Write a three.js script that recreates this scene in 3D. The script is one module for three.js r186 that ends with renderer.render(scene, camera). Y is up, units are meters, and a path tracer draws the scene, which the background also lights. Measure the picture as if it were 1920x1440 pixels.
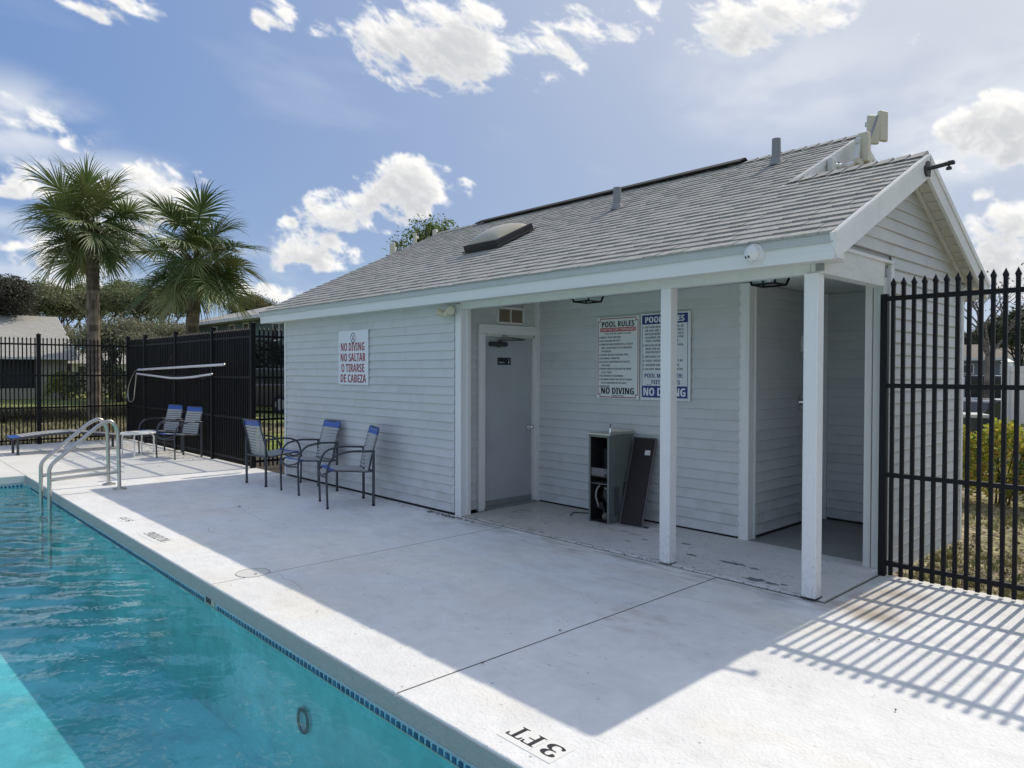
import * as THREE from 'three';
import { mergeGeometries, mergeVertices, toCreasedNormals } from 'three/addons/utils/BufferGeometryUtils.js';
import { RoundedBoxGeometry } from 'three/addons/geometries/RoundedBoxGeometry.js';

// ---------------------------------------------------------------- camera, sky, sun, exposure
const scene = new THREE.Scene();
const camera = new THREE.PerspectiveCamera(56.62, 4 / 3, 0.05, 600);
camera.position.set(0, 1.55, 0);
camera.rotation.set(-0.01639, 0.82056, 0.00249, 'YXZ');
const renderer = new THREE.WebGLRenderer({ antialias: true });
renderer.toneMapping = THREE.LinearToneMapping;
renderer.toneMappingExposure = 0.95;
renderer.shadowMap.enabled = true;
renderer.shadowMap.type = THREE.PCFSoftShadowMap;

const sunDir = new THREE.Vector3(0.016, 1, -0.925).normalize();
const sun = new THREE.DirectionalLight(new THREE.Color().setRGB(1.0, 0.915, 0.775), 3.2);
sun.position.copy(sunDir).multiplyScalar(60).add(new THREE.Vector3(-6, 0, -6));
sun.target.position.set(-6, 0, -6);
sun.castShadow = true;
sun.shadow.mapSize.set(4096, 4096);
Object.assign(sun.shadow.camera, { left: -30, right: 30, top: 30, bottom: -30, near: 1, far: 140 });
sun.shadow.bias = -0.0004;
scene.add(sun, sun.target);

// random numbers and noise
function rng(seed) {
  let a = seed >>> 0;
  return () => { a = (a + 0x6d2b79f5) | 0; let t = Math.imul(a ^ (a >>> 15), 1 | a); t = (t + Math.imul(t ^ (t >>> 7), 61 | t)) ^ t; return ((t ^ (t >>> 14)) >>> 0) / 4294967296; };
}
const PERM = (() => { const r = rng(77), p = new Float32Array(65536); for (let i = 0; i < 65536; i++) p[i] = r(); return p; })();
const hash2 = (x, y) => PERM[((x & 255) << 8) | (y & 255)];
function vnoise(x, y, px = 256, py = 256) {                        // value noise that repeats after px, py cells
  const xi = Math.floor(x), yi = Math.floor(y), fx = x - xi, fy = y - yi;
  const u = fx * fx * fx * (fx * (fx * 6 - 15) + 10), v = fy * fy * fy * (fy * (fy * 6 - 15) + 10);
  const x0 = ((xi % px) + px) % px, x1 = (x0 + 1) % px, y0 = ((yi % py) + py) % py, y1 = (y0 + 1) % py;
  const a = hash2(x0, y0), b = hash2(x1, y0), c = hash2(x0, y1), d = hash2(x1, y1);
  return a + (b - a) * u + (c - a) * v + (a - b - c + d) * u * v;
}
function fbm(x, y, oct, px = 256, py = px) {
  let s = 0, a = 0.5, n = 0;
  for (let i = 0; i < oct; i++) { s += a * vnoise(x + i * 17, y + i * 31, px, py); n += a; a *= 0.5; x *= 2; y *= 2; px = Math.min(256, px * 2); py = Math.min(256, py * 2); }
  return s / n;
}
const clamp = (x, a = 0, b = 1) => Math.min(b, Math.max(a, x));
const sstep = (a, b, x) => { const t = clamp((x - a) / (b - a)); return t * t * (3 - 2 * t); };
const lerp = (a, b, t) => a + (b - a) * t;

// the sky: air and broken fair-weather clouds, as an equirectangular picture. Clouds: azimuth, elevation, half width, half height (degrees), weight
const CLOUDS = [[-143, 24, 6.6, 3.3, 1], [-139.6, 25.7, 2.5, 1.5, 1], [-132.8, 24.1, 3.2, 2.4, .62], [-134.1, 22.5, 1.8, 1.5, .62], [-126.6, 25.5, 3.6, 1.5, .68], [-117.6, 24.6, 6.2, 2.0, .92], [-166.2, 23.9, 2.9, 1.2, .72],
  [-155.2, 25.5, 1.9, 1.5, .8], [-151.2, 24.8, 2, .9, .8], [-145.5, 14, 3.7, 2.3, .96], [-149.6, 12.1, 4.2, 1.7, .9], [-153.2, 9.1, 4, 1.7, .96], [-141.5, 14.1, 1.7, .9, .8], [-154.4, 11.1, .8, .6, .85],
  [-103, 15.3, 3.2, 2.5, 1], [-107.2, 14.6, 2, .7, .6], [-101.5, 9.4, 3.6, 2, 1], [-101, 7, 4, 1.6, 1], [-170.8, 16.4, 2.6, 1.3, .6], [-167.5, 15.2, 1.7, .8, .6], [-171.2, 12.3, 2, 1.5, .8],
  [-163.4, 12, 3.6, 2.5, .95], [-168.8, 7.6, 4.6, 1.3, .7], [-172.1, 8.1, .9, .5, .8], [-165.6, 9, 3.2, 2.6, .9], [-169.4, 5.4, 4.8, .9, .6], [-166.8, 20.8, .7, .5, .55], [-103.8, 11.8, 1, .5, .6],
  [-107.8, 22.2, .6, .5, .5], [-156, 5.5, 3, 1, .75], [-110, 6, 5, 1.4, .6], [-176, 4.4, 4, 1, .7], [-147.5, 6.5, 2, .7, .6]];
const VEILS = [[-172, 16, 7, 4, .6], [-166, 12.5, 8, 3.5, .6], [-169, 8, 10, 4, .8], [-104, 16, 9, 7, .6], [-116, 21, 12, 6, .35], [-157, 7, 7, 3, .4], [40, 30, 60, 24, .4], [130, 40, 50, 25, .4]];  // the last two lie out of view and whiten the ambient light
function makeSky(W, H) {
  const data = new Float32Array(W * H * 4), D = 180 / Math.PI;
  // unseen clouds all round, out of view, made plentiful to whiten the ambient light
  const r = rng(5), all = CLOUDS.slice();
  for (let i = 0; i < 150; i++) {
    const az = -95 + r() * 262, el = 4 + Math.pow(r(), 1.2) * 72, w = 2 + r() * 7;
    all.push([az, el, w / Math.max(0.3, Math.cos(el / D)), w * 0.5, .6 + r() * .4]);
  }
  for (let i = 0; i < 22; i++) { const el = 32 + r() * 48, w = 2 + r() * 4; all.push([-178 + r() * 82, el, w / Math.max(.3, Math.cos(el / D)), w * .5, .55 + r() * .4]); }
  const CELL = 4, bins = new Map();
  for (const c of all) for (let a = Math.floor((c[0] - c[2] * 1.6) / CELL); a <= Math.floor((c[0] + c[2] * 1.6) / CELL); a++) for (let e = Math.floor((c[1] - c[3] * 1.6) / CELL); e <= Math.floor((c[1] + c[3] * 1.6) / CELL); e++) {
    const aw = ((a + 450) % 90), k = aw * 64 + e; if (!bins.has(k)) bins.set(k, []); bins.get(k).push(c);
  }
  const dens = (az, el, oct) => {
    const L = bins.get(((Math.floor(az / CELL) + 450) % 90) * 64 + Math.floor(el / CELL));
    if (!L) return -1;
    let m = 0;
    for (const c of L) {
      let dx = az - c[0]; if (dx > 180) dx -= 360; if (dx < -180) dx += 360; dx /= c[2];
      let dy = (el - c[1]) / c[3]; if (dy < 0) dy *= 1.3;
      const q = 1 - (dx * dx + dy * dy) * 0.62; if (q > 0) m = Math.max(m, c[4] * Math.sqrt(q));
    }
    if (m <= 0) return -1;
    const cx = az * Math.cos(el / D) + 400, cy = el * 1.25 + 40;
    const wx = vnoise(cx * .7, cy * .7) * .5, wy = vnoise(cx * .7 + 51, cy * .7 + 23) * .5, px = cx * .62 + wx, py = cy * .62 + wy;
    let n = 0, a = .5, t = 0, f = 1; for (let i = 0; i < oct; i++) { const v = vnoise(px * f + i * 17.3, py * f + i * 9.1); n += a * (i > 1 ? 1 - Math.abs(2 * v - 1) : v); t += a; a *= .56; f *= 2.03; }
    return m * 1.12 + (n / t - 0.53) * 1.9 - 0.60;
  };
  const sx = sunDir.x, sy = sunDir.y, sz = sunDir.z;
  for (let y = 0; y < H; y++) {
    const el = ((y + .5) / H - .5) * 180, ce = Math.cos(el / D), se = Math.sin(el / D);
    for (let x = 0; x < W; x++) {
      const o = (y * W + x) * 4;
      data[o + 3] = 1;
      if (el < -1.5) { data[o] = .22; data[o + 1] = .22; data[o + 2] = .2; continue; }
      const az = ((x + .5) / W - .5) * 360, dx = Math.cos(az / D) * ce, dz = Math.sin(az / D) * ce;
      const cg = dx * sx + se * sy + dz * sz, g = Math.acos(clamp(cg, -1, 1)) * D;
      const up = clamp(se), hz = Math.exp(-up * 5.5), gl = Math.exp(-Math.pow(g / 41, 1.6));
      let R = lerp(.105, .50, hz), G = lerp(.245, .655, hz), B = lerp(.585, .83, hz);
      const w = clamp(gl * 1.38 - .06);
      R = lerp(R, .84, w); G = lerp(G, .86, w); B = lerp(B, .89, w);
      const ci = sstep(.48, .8, fbm(az * ce * .09 + 3 + el * .05, el * .2 + 7, 5)) * .16 * sstep(1, 8, el);  // thin high veil
      R = lerp(R, .9, ci); G = lerp(G, .94, ci); B = lerp(B, 1.0, ci);
      let veil = 0; for (const q of VEILS) { const a = (az - q[0]) / q[2], b = (el - q[1]) / q[3], k = a * a + b * b; if (k < 1) veil = Math.max(veil, q[4] * (1 - k) * (1 - k)); }
      if (veil > 0) { veil *= sstep(.25, .7, fbm(az * .22 + 60, el * .5 + 9, 5)) * 1.5; R = lerp(R, .88, veil); G = lerp(G, .92, veil); B = lerp(B, .97, veil); }
      const d = el > .3 ? dens(az, el, 7) : -1;
      if (d > -.12) {
        const a = sstep(-.12, .46, d) * sstep(.5, 3, el);
        const toS = az < -89 ? 1 : -1;
        const d2 = Math.max(0, dens(az + toS * .5, el + .75, 4)) + Math.max(0, dens(az + toS * 1.1, el + 1.6, 3)) * .8;
        const lit = Math.exp(-d2 * 2.0), thick = sstep(.12, .75, d);
        const edge = 1 - thick, s = clamp(lit * .72 + edge * .42);
        let cR = lerp(.66, 1.13, s), cG = lerp(.68, 1.11, s), cB = lerp(.71, 1.07, s);
        R = lerp(R, cR, a); G = lerp(G, cG, a); B = lerp(B, cB, a);
      }
      data[o] = R; data[o + 1] = G; data[o + 2] = B;
    }
  }
  const t = new THREE.DataTexture(data, W, H, THREE.RGBAFormat, THREE.FloatType);
  t.mapping = THREE.EquirectangularReflectionMapping; t.colorSpace = THREE.LinearSRGBColorSpace;
  t.magFilter = t.minFilter = THREE.LinearFilter; t.needsUpdate = true;
  return t;
}
const sky = makeSky(4096, 2048);
scene.background = sky;
scene.environment = sky;

// ---------------------------------------------------------------- helpers
const V = (x, y, z) => new THREE.Vector3(x, y, z);
const used = new Map();
function numbered(n) { const k = used.get(n) ?? 0; used.set(n, k + 1); return k ? n + '_' + String(k).padStart(3, '0') : n; }
function thing(name, label, category, at = [0, 0, 0], turn = 0, group) {
  const o = new THREE.Group(); o.name = numbered(name); o.position.set(...at); o.rotation.y = turn;
  o.userData = { label, category }; if (group) o.userData.group = group; scene.add(o); return o;
}
function clean(g) {
  let q = g.index ? g.toNonIndexed() : g;
  for (const k of Object.keys(q.attributes)) if (!['position', 'normal', 'uv', 'color'].includes(k)) q.deleteAttribute(k);
  if (!q.attributes.normal) q.computeVertexNormals();
  if (!q.attributes.uv) q.setAttribute('uv', new THREE.BufferAttribute(new Float32Array(q.attributes.position.count * 2), 2));
  return q;
}
function merge(list) { return list.length === 1 ? clean(list[0]) : mergeGeometries(list.map(clean), false); }
function muv(g) {                                                   // uv in metres, by the face's main direction
  const q = clean(g), p = q.attributes.position, n = q.attributes.normal, uv = q.attributes.uv;
  for (let i = 0; i < p.count; i++) {
    const ax = Math.abs(n.getX(i)), ay = Math.abs(n.getY(i)), az = Math.abs(n.getZ(i));
    if (ay >= ax && ay >= az) uv.setXY(i, p.getX(i), p.getZ(i)); else if (ax >= az) uv.setXY(i, p.getZ(i), p.getY(i)); else uv.setXY(i, p.getX(i), p.getY(i));
  }
  return q;
}
function put(name, g, m, parent, label) {
  const o = new THREE.Mesh(Array.isArray(g) ? merge(g) : g, m);
  o.castShadow = o.receiveShadow = true;
  if (parent) { o.name = name; parent.add(o); if (label) o.userData.label = label; } else { o.name = numbered(name); scene.add(o); }
  return o;
}
function struct(name, g, m) { const o = put(name, g, m); o.userData.kind = 'structure'; return o; }
const box = (w, h, d, x = 0, y = 0, z = 0) => muv(new THREE.BoxGeometry(w, h, d).translate(x, y, z));
const span = (x0, x1, y0, y1, z0, z1) => box(x1 - x0, y1 - y0, z1 - z0, (x0 + x1) / 2, (y0 + y1) / 2, (z0 + z1) / 2);
const rbox = (w, h, d, r, x = 0, y = 0, z = 0, s = 2) => clean(new RoundedBoxGeometry(w, h, d, s, r).translate(x, y, z));
const cyl = (r0, r1, h, x = 0, y = 0, z = 0, s = 16) => clean(new THREE.CylinderGeometry(r1, r0, h, s).translate(x, y, z));
function beam(a, b, w, h, up = V(0, 1, 0)) {                         // a box from a to b, h along up, w across
  const t = b.clone().sub(a), L = t.length(); t.normalize();
  const s = t.clone().cross(up).normalize(), u = s.clone().cross(t);
  const g = new THREE.BoxGeometry(L, h, w);
  g.applyMatrix4(new THREE.Matrix4().makeBasis(t, u, s.negate().negate())); g.translate((a.x + b.x) / 2, (a.y + b.y) / 2, (a.z + b.z) / 2);
  return muv(g);
}
function tube(pts, r, seg = 0, rad = 8, closed = false, tension = .5) {
  const c = new THREE.CatmullRomCurve3(pts.map((p) => V(...p)), closed, 'catmullrom', tension);
  return clean(new THREE.TubeGeometry(c, seg || pts.length * 5, r, rad, closed));
}
function pipe(pts, r, bend = .06, rad = 10) {                        // straight runs with rounded bends, ends capped
  const P = pts.map((p) => V(...p)), path = new THREE.CurvePath();
  let last = P[0];
  for (let i = 1; i < P.length; i++) {
    if (i === P.length - 1) { path.add(new THREE.LineCurve3(last, P[i])); break; }
    const a = P[i - 1].clone().sub(P[i]), b = P[i + 1].clone().sub(P[i]), d = Math.min(bend, a.length() * .45, b.length() * .45);
    const s = P[i].clone().addScaledVector(a.normalize(), d), e = P[i].clone().addScaledVector(b.normalize(), d);
    path.add(new THREE.LineCurve3(last, s)); path.add(new THREE.QuadraticBezierCurve3(s, P[i], e)); last = e;
  }
  const pt = [];
  for (const c of path.curves) { const n = c.isLineCurve3 ? 1 : 7; for (let k = 0; k < n; k++) pt.push(c.getPoint(k / n)); } pt.push(P[P.length - 1]);
  const out = [];
  const cur = new THREE.CatmullRomCurve3(pt, false, 'catmullrom', 0); cur.arcLengthDivisions = 400;
  const N = pt.length - 1, pos = [], nor = [], idx = [];
  // frames
  let t0 = pt[1].clone().sub(pt[0]).normalize(), nn = Math.abs(t0.y) < .9 ? V(0, 1, 0) : V(1, 0, 0); nn.sub(t0.clone().multiplyScalar(nn.dot(t0))).normalize();
  for (let i = 0; i <= N; i++) {
    const t = (i === 0 ? pt[1].clone().sub(pt[0]) : i === N ? pt[N].clone().sub(pt[N - 1]) : pt[i + 1].clone().sub(pt[i - 1])).normalize();
    nn.sub(t.clone().multiplyScalar(nn.dot(t))).normalize(); const bb = t.clone().cross(nn);
    for (let k = 0; k <= rad; k++) { const a = k / rad * Math.PI * 2, d = nn.clone().multiplyScalar(Math.cos(a)).addScaledVector(bb, Math.sin(a)); pos.push(pt[i].x + d.x * r, pt[i].y + d.y * r, pt[i].z + d.z * r); nor.push(d.x, d.y, d.z); }
  }
  for (let i = 0; i < N; i++) for (let k = 0; k < rad; k++) { const a = i * (rad + 1) + k, b = a + rad + 1; idx.push(a, a + 1, b, b, a + 1, b + 1); }
  for (const [e, s] of [[0, 1], [N, -1]]) { const c = pos.length / 3; pos.push(pt[e].x, pt[e].y, pt[e].z); nor.push(0, 0, 0); const b = e * (rad + 1); for (let k = 0; k < rad; k++) s > 0 ? idx.push(c, b + k + 1, b + k) : idx.push(c, b + k, b + k + 1); }
  const g = new THREE.BufferGeometry(); g.setAttribute('position', new THREE.Float32BufferAttribute(pos, 3)); g.setAttribute('normal', new THREE.Float32BufferAttribute(nor, 3)); g.setIndex(idx);
  return clean(g);
}
function extrude(pts, depth, bevel = 0, seg = 1) {
  const s = new THREE.Shape(pts.map((p) => new THREE.Vector2(...p)));
  return clean(new THREE.ExtrudeGeometry(s, { depth, bevelEnabled: bevel > 0, bevelSize: bevel, bevelThickness: bevel, bevelSegments: seg, curveSegments: 8 }));
}
function mesh3(tris) {                                              // flat triangles or quads from corner lists
  const p = [];
  for (const f of tris) { for (let k = 1; k + 1 < f.length; k++) p.push(...f[0], ...f[k], ...f[k + 1]); }
  const g = new THREE.BufferGeometry(); g.setAttribute('position', new THREE.Float32BufferAttribute(p, 3)); g.computeVertexNormals();
  return muv(g);
}
// textures
function dataTex(W, H, f, srgb = true) {
  const d = new Uint8Array(W * H * 4);
  for (let y = 0; y < H; y++) for (let x = 0; x < W; x++) { const c = f(x / W, y / H), o = (y * W + x) * 4; if (typeof c === 'number') d[o] = d[o + 1] = d[o + 2] = clamp(c) * 255; else { d[o] = clamp(c[0]) * 255; d[o + 1] = clamp(c[1]) * 255; d[o + 2] = clamp(c[2]) * 255; } d[o + 3] = 255; }
  const t = new THREE.DataTexture(d, W, H); t.wrapS = t.wrapT = THREE.RepeatWrapping; t.magFilter = THREE.LinearFilter; t.minFilter = THREE.LinearMipmapLinearFilter; if (srgb) t.colorSpace = THREE.SRGBColorSpace; t.needsUpdate = true;
  return t;
}
function canvasTex(W, H, draw) {
  const c = document.createElement('canvas'); c.width = W; c.height = H; draw(c.getContext('2d'), W, H);
  const t = new THREE.CanvasTexture(c); t.colorSpace = THREE.SRGBColorSpace; t.wrapS = t.wrapT = THREE.RepeatWrapping; t.anisotropy = 8; return t;
}
const rep = (t, w, h = w, ox = 0, oy = 0) => { const c = t.clone(); c.repeat.set(1 / w, 1 / h); c.offset.set(ox, oy); c.needsUpdate = true; return c; };
const lin = (r, g, b) => new THREE.Color().setRGB(r, g, b);
const std = (c, rough = .8, more = {}) => new THREE.MeshStandardMaterial({ color: Array.isArray(c) ? lin(...c) : c, roughness: rough, ...more });
const mottle = dataTex(512, 512, (u, v) => { const n = fbm(u * 8, v * 8, 6, 8); return .97 + .07 * (n - .5); });                                   // soft unevenness, near white
const fine = dataTex(512, 512, (u, v) => fbm(u * 32, v * 32, 4, 32), false);
const grime = dataTex(512, 512, (u, v) => { const n = fbm(u * 6, v * 6, 6, 6), m = fbm(u * 24 + 9, v * 6, 5, 24, 6); const s = .985 - .035 * sstep(.5, .85, n) - .03 * sstep(.55, .9, m); return [s, s * .998, s * .99]; });
const woodish = dataTex(512, 512, (u, v) => { const n = fbm(u * 4, v * 48, 5, 4, 48); return n; }, false);

// ---------------------------------------------------------------- materials
const M = {
  white: std([.78, .79, .78], .5, { map: rep(grime, 2.2), bumpMap: rep(fine, .5), bumpScale: .0006 }),
  whiteOld: std([.72, .73, .70], .6, { map: rep(grime, 1.1), bumpMap: rep(fine, .3), bumpScale: .001 }),
  soffit: std([.70, .69, .64], .6, { map: rep(grime, 1.7) }),
  siding: [0, 1, 2, 3].map((i) => std([.60 + .008 * i, .618 + .008 * i, .618 + .008 * i], .55, { map: rep(grime, 2.9, 2.1, i * .37, i * .61), bumpMap: rep(woodish, .9, .6, i * .2, i * .7), bumpScale: .0006 })),
  wallback: std([.5, .52, .54], .8),
  doorPaint: std([.42, .445, .455], .42, { map: rep(mottle, 1.9), bumpMap: rep(fine, .35), bumpScale: .0004 }),
  black: new THREE.MeshPhysicalMaterial({ color: lin(.007, .0075, .009), roughness: .5, specularIntensity: .45 }),
  blackFlat: std([.012, .012, .013], .8),
  steel: std([.55, .53, .48], .3, { metalness: 1, bumpMap: rep(fine, .3), bumpScale: .0002 }),
  chrome: std([.75, .75, .75], .12, { metalness: 1 }),
  galv: std([.34, .34, .34], .55, { metalness: .6, map: rep(mottle, .3) }),
  lead: std([.27, .275, .28], .6, { map: rep(grime, .3) }),
  cream: std([.66, .62, .49], .45, { map: rep(grime, .6) }),
  dark: std([.03, .03, .032], .6),
  glass: new THREE.MeshPhysicalMaterial({ color: lin(.9, .93, .93), roughness: .05, transmission: 1, thickness: 0 }),
};
// sprayed deck coating: flattened crumbs
const crumb = dataTex(1024, 1024, (u, v) => { const n = fbm(u * 40, v * 40, 4, 40), m = fbm(u * 90 + 3, v * 90, 3, 90); return sstep(.42, .60, n) * .75 + .25 * m; }, false);
const R0 = rng(11);
// one picture of the deck from x -11.3 to 3.1 and z -5.9 to -1.9: blotches, drag marks, rust and dirt that lie on it
const deckTex = canvasTex(2048, 1024, (c, W, H) => {
  const X = (x) => (x + 11.3) / 14.4 * W, Z = (z) => (z + 5.9) / 4 * H, s = W / 14.4, t = H / 4, r = rng(21);
  const img = c.createImageData(W, H);
  for (let y = 0; y < H; y++) for (let x = 0; x < W; x++) {
    const u = x / W * 14.4, v = y / H * 4, n = fbm(u * .9, v * .9, 5), f = fbm(u * 14, v * 14, 3), g = fbm(u * 3.1 + 40, v * 7.7, 4);
    const nearWall = sstep(2.2, .8, v) * .6 + .4;
    let k = 230 + (n - .5) * 22 + (f - .5) * 11 - sstep(.55, .74, g) * 14 * nearWall;
    const warm = sstep(.5, .75, fbm(u * 1.3 + 90, v * 1.9 + 12, 4)) * 7;
    const o = (y * W + x) * 4; img.data[o] = k; img.data[o + 1] = k - .8 - warm * .35; img.data[o + 2] = k - 4 - warm; img.data[o + 3] = 255;
  }
  c.putImageData(img, 0, 0);
  const blot = (x, z, rx, rz, col, a) => { c.save(); c.translate(X(x), Z(z)); c.scale(rx * s, rz * t); const g = c.createRadialGradient(0, 0, 0, 0, 0, 1); g.addColorStop(0, `rgba(${col},${a})`); g.addColorStop(1, `rgba(${col},0)`); c.fillStyle = g; c.beginPath(); c.arc(0, 0, 1, 0, 7); c.fill(); c.restore(); };
  // brown soil washed out past the corner post, along the porch edge and beside the wall
  for (let i = 0; i < 46; i++) blot(-1.85 + (r() - .4) * .5, -5.05 + (r() - .5) * .85, .06 + r() * .2, .05 + r() * .18, '112,88,62', .05 + r() * .1);
  for (let i = 0; i < 120; i++) blot(-5.9 + r() * 3.9, -4.76 + r() * r() * .28, .04 + r() * .2, .012 + r() * .05, '84,76,66', .05 + r() * .11);
  for (let i = 0; i < 26; i++) blot(-5.4 + r() * 3.4, -4.5 + r() * .5, .1 + r() * .3, .05 + r() * .16, '150,132,110', .04 + r() * .06);
  for (let i = 0; i < 60; i++) blot(-10 + r() * 4.2, -4.77 + r() * r() * .3, .05 + r() * .2, .012 + r() * .03, '70,66,58', .06 + r() * .1);
  for (let i = 0; i < 40; i++) blot(-10.5 + r() * 13, -4.6 + r() * 2.5, .1 + r() * .5, .06 + r() * .22, r() < .5 ? '188,176,168' : '170,172,176', .06 + r() * .1);
  for (let i = 0; i < 16; i++) blot(-2.95 + r() * .5, -3.75 + r() * .35, .03 + r() * .12, .02 + r() * .05, '130,104,84', .08 + r() * .12);
  // scuffs and scratches, all over but most near the porch
  for (let i = 0; i < 1500; i++) { const x = -10.5 + r() * 13.2, z = -4.8 + Math.pow(r(), 1.5) * 2.6, l = .01 + r() * r() * .09; c.fillStyle = `rgba(96,92,88,${.08 + r() * .26})`; c.save(); c.translate(X(x), Z(z)); c.rotate((r() - .5) * .5); c.fillRect(0, 0, l * s, Math.max(.8, (.002 + r() * .004) * t)); c.restore(); }
  for (let i = 0; i < 700; i++) { const x = -11 + r() * 14, z = -5.85 + r() * 3.9; c.fillStyle = `rgba(60,54,48,${.15 + r() * .4})`; c.beginPath(); c.ellipse(X(x), Z(z), (.002 + r() * .004) * s + .4, (.001 + r() * .003) * t + .3, 0, 0, 7); c.fill(); }
  // hair cracks
  c.strokeStyle = 'rgba(70,64,58,.5)'; c.lineWidth = .8;
  for (const [x, z, n] of [[-8.3, -3.3, 26], [-5.35, -2.35, 12], [-7.2, -2.6, 8], [-3.4, -4.2, 14]]) { c.beginPath(); let a = x, b = z; c.moveTo(X(a), Z(b)); for (let i = 0; i < n; i++) { a += .03 + r() * .05; b += (r() - .5) * .06; c.lineTo(X(a), Z(b)); } c.stroke(); }
});
const deckMap = rep(deckTex, 14.4, -4, 11.3 / 14.4, -1.9 / 4 + 1 - 1);
deckMap.offset.set(11.3 / 14.4, 1 - 5.9 / 4);                        // v = 1 at z -5.9
const deckMat = std([1, 1, 1], .74, { map: deckMap, bumpMap: rep(crumb, .62), bumpScale: .0015 });
const plainDeck = std([.78, .77, .735], .76, { map: rep(grime, 3.1), bumpMap: rep(crumb, .62), bumpScale: .0015 });

// ---------------------------------------------------------------- ground, deck, pool
const POOL = { x0: -12.68, x1: -0.72, z0: -1.92, z1: 4.2 };
const lawnTex = dataTex(1024, 1024, (u, v) => {
  const n = fbm(u * 10, v * 10, 5, 10), f = fbm(u * 90, v * 90, 3, 90), b = fbm(u * 34 + 5, v * 34, 4, 34), k = .62 + .75 * (f - .5) + .35 * (b - .5), d = sstep(.45, .68, n);
  return [lerp(.46, .56, d) * k * 1.5, lerp(.52, .53, d) * k * 1.5, lerp(.24, .34, d) * k * 1.5];
});
{
  const s = new THREE.Shape([[-400, -400], [400, -400], [400, 400], [-400, 400]].map((p) => new THREE.Vector2(...p)));
  s.holes.push(new THREE.Path([[POOL.x0 - .2, -(POOL.z0 - .2)], [POOL.x0 - .2, -(POOL.z1 + .2)], [POOL.x1 + .2, -(POOL.z1 + .2)], [POOL.x1 + .2, -(POOL.z0 - .2)]].map((p) => new THREE.Vector2(...p))));
  struct('lawn', muv(clean(new THREE.ShapeGeometry(s)).rotateX(-Math.PI / 2).translate(0, -.06, 0)), std([1, 1, .95], .95, { map: rep(lawnTex, 7.3), bumpMap: rep(fine, 2), bumpScale: .03 }));
}
const deck = new THREE.Group(); deck.name = 'pool_deck'; deck.userData = { kind: 'structure' }; scene.add(deck);
function slab(pts, m, y0 = -.11, y1 = 0, parent = deck, name = 'concrete_slab', bev = .008) {   // outline in x, z
  const g = extrude(pts.map(([x, z]) => [x, -z]), y1 - y0 - 2 * bev, bev, 2); g.rotateX(-Math.PI / 2).translate(0, y0 + bev, 0);
  return put(name, muv(g), m, parent);
}
const J = .012;                                                     // joint and bevel allowance
const rect = (x0, x1, z0, z1) => [[x0 + J, z1 - J], [x1 - J, z1 - J], [x1 - J, z0 + J], [x0 + J, z0 + J]];
slab([[-2.88 + J, -1.92 - J], [3.1, -1.92 - J], [3.1, -5.86], [-2.06 + J, -5.86], [-2.06 + J, -4.80 + J], [-2.88 + J, -4.80 + J]], deckMat);
slab(rect(-5.28, -2.88, -4.81, -1.92), deckMat);
slab(rect(-8.12, -5.28, -4.81, -1.92), deckMat);
slab(rect(-11.24, -8.12, -4.81, -1.92), deckMat);
slab(rect(-14.6, -11.24, -4.86, -1.92), plainDeck);
slab(rect(-18.05, -14.6, -4.86, -1.92), plainDeck);
slab(rect(-18.05, POOL.x0, -1.92, 1.2), plainDeck); slab(rect(-18.05, POOL.x0, 1.2, 6), plainDeck);
slab(rect(POOL.x1, 3.1, -1.92, 4.2), plainDeck); slab(rect(POOL.x0, 3.1, 4.2, 7), plainDeck);
put('joint_filler', [-2.88, -5.28, -8.12, -11.24].map((x) => span(x - .012, x + .012, -.06, -.003, -4.81, -1.935)).concat([span(-11.2, -5.95, -.06, -.004, -4.83, -4.79), span(-5.95, -2.05, -.06, -.003, -4.845, -4.795), span(-2.08, -2.045, -.06, -.0025, -5.9, -4.86), span(-14.62, -14.58, -.06, -.003, -4.85, -1.94)]), std([.13, .125, .115], .95), deck);
struct('soil_bed', span(-18.1, 3.1, -.12, -.045, -5.9, -1.95), std([.06, .05, .04], .95));

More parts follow.
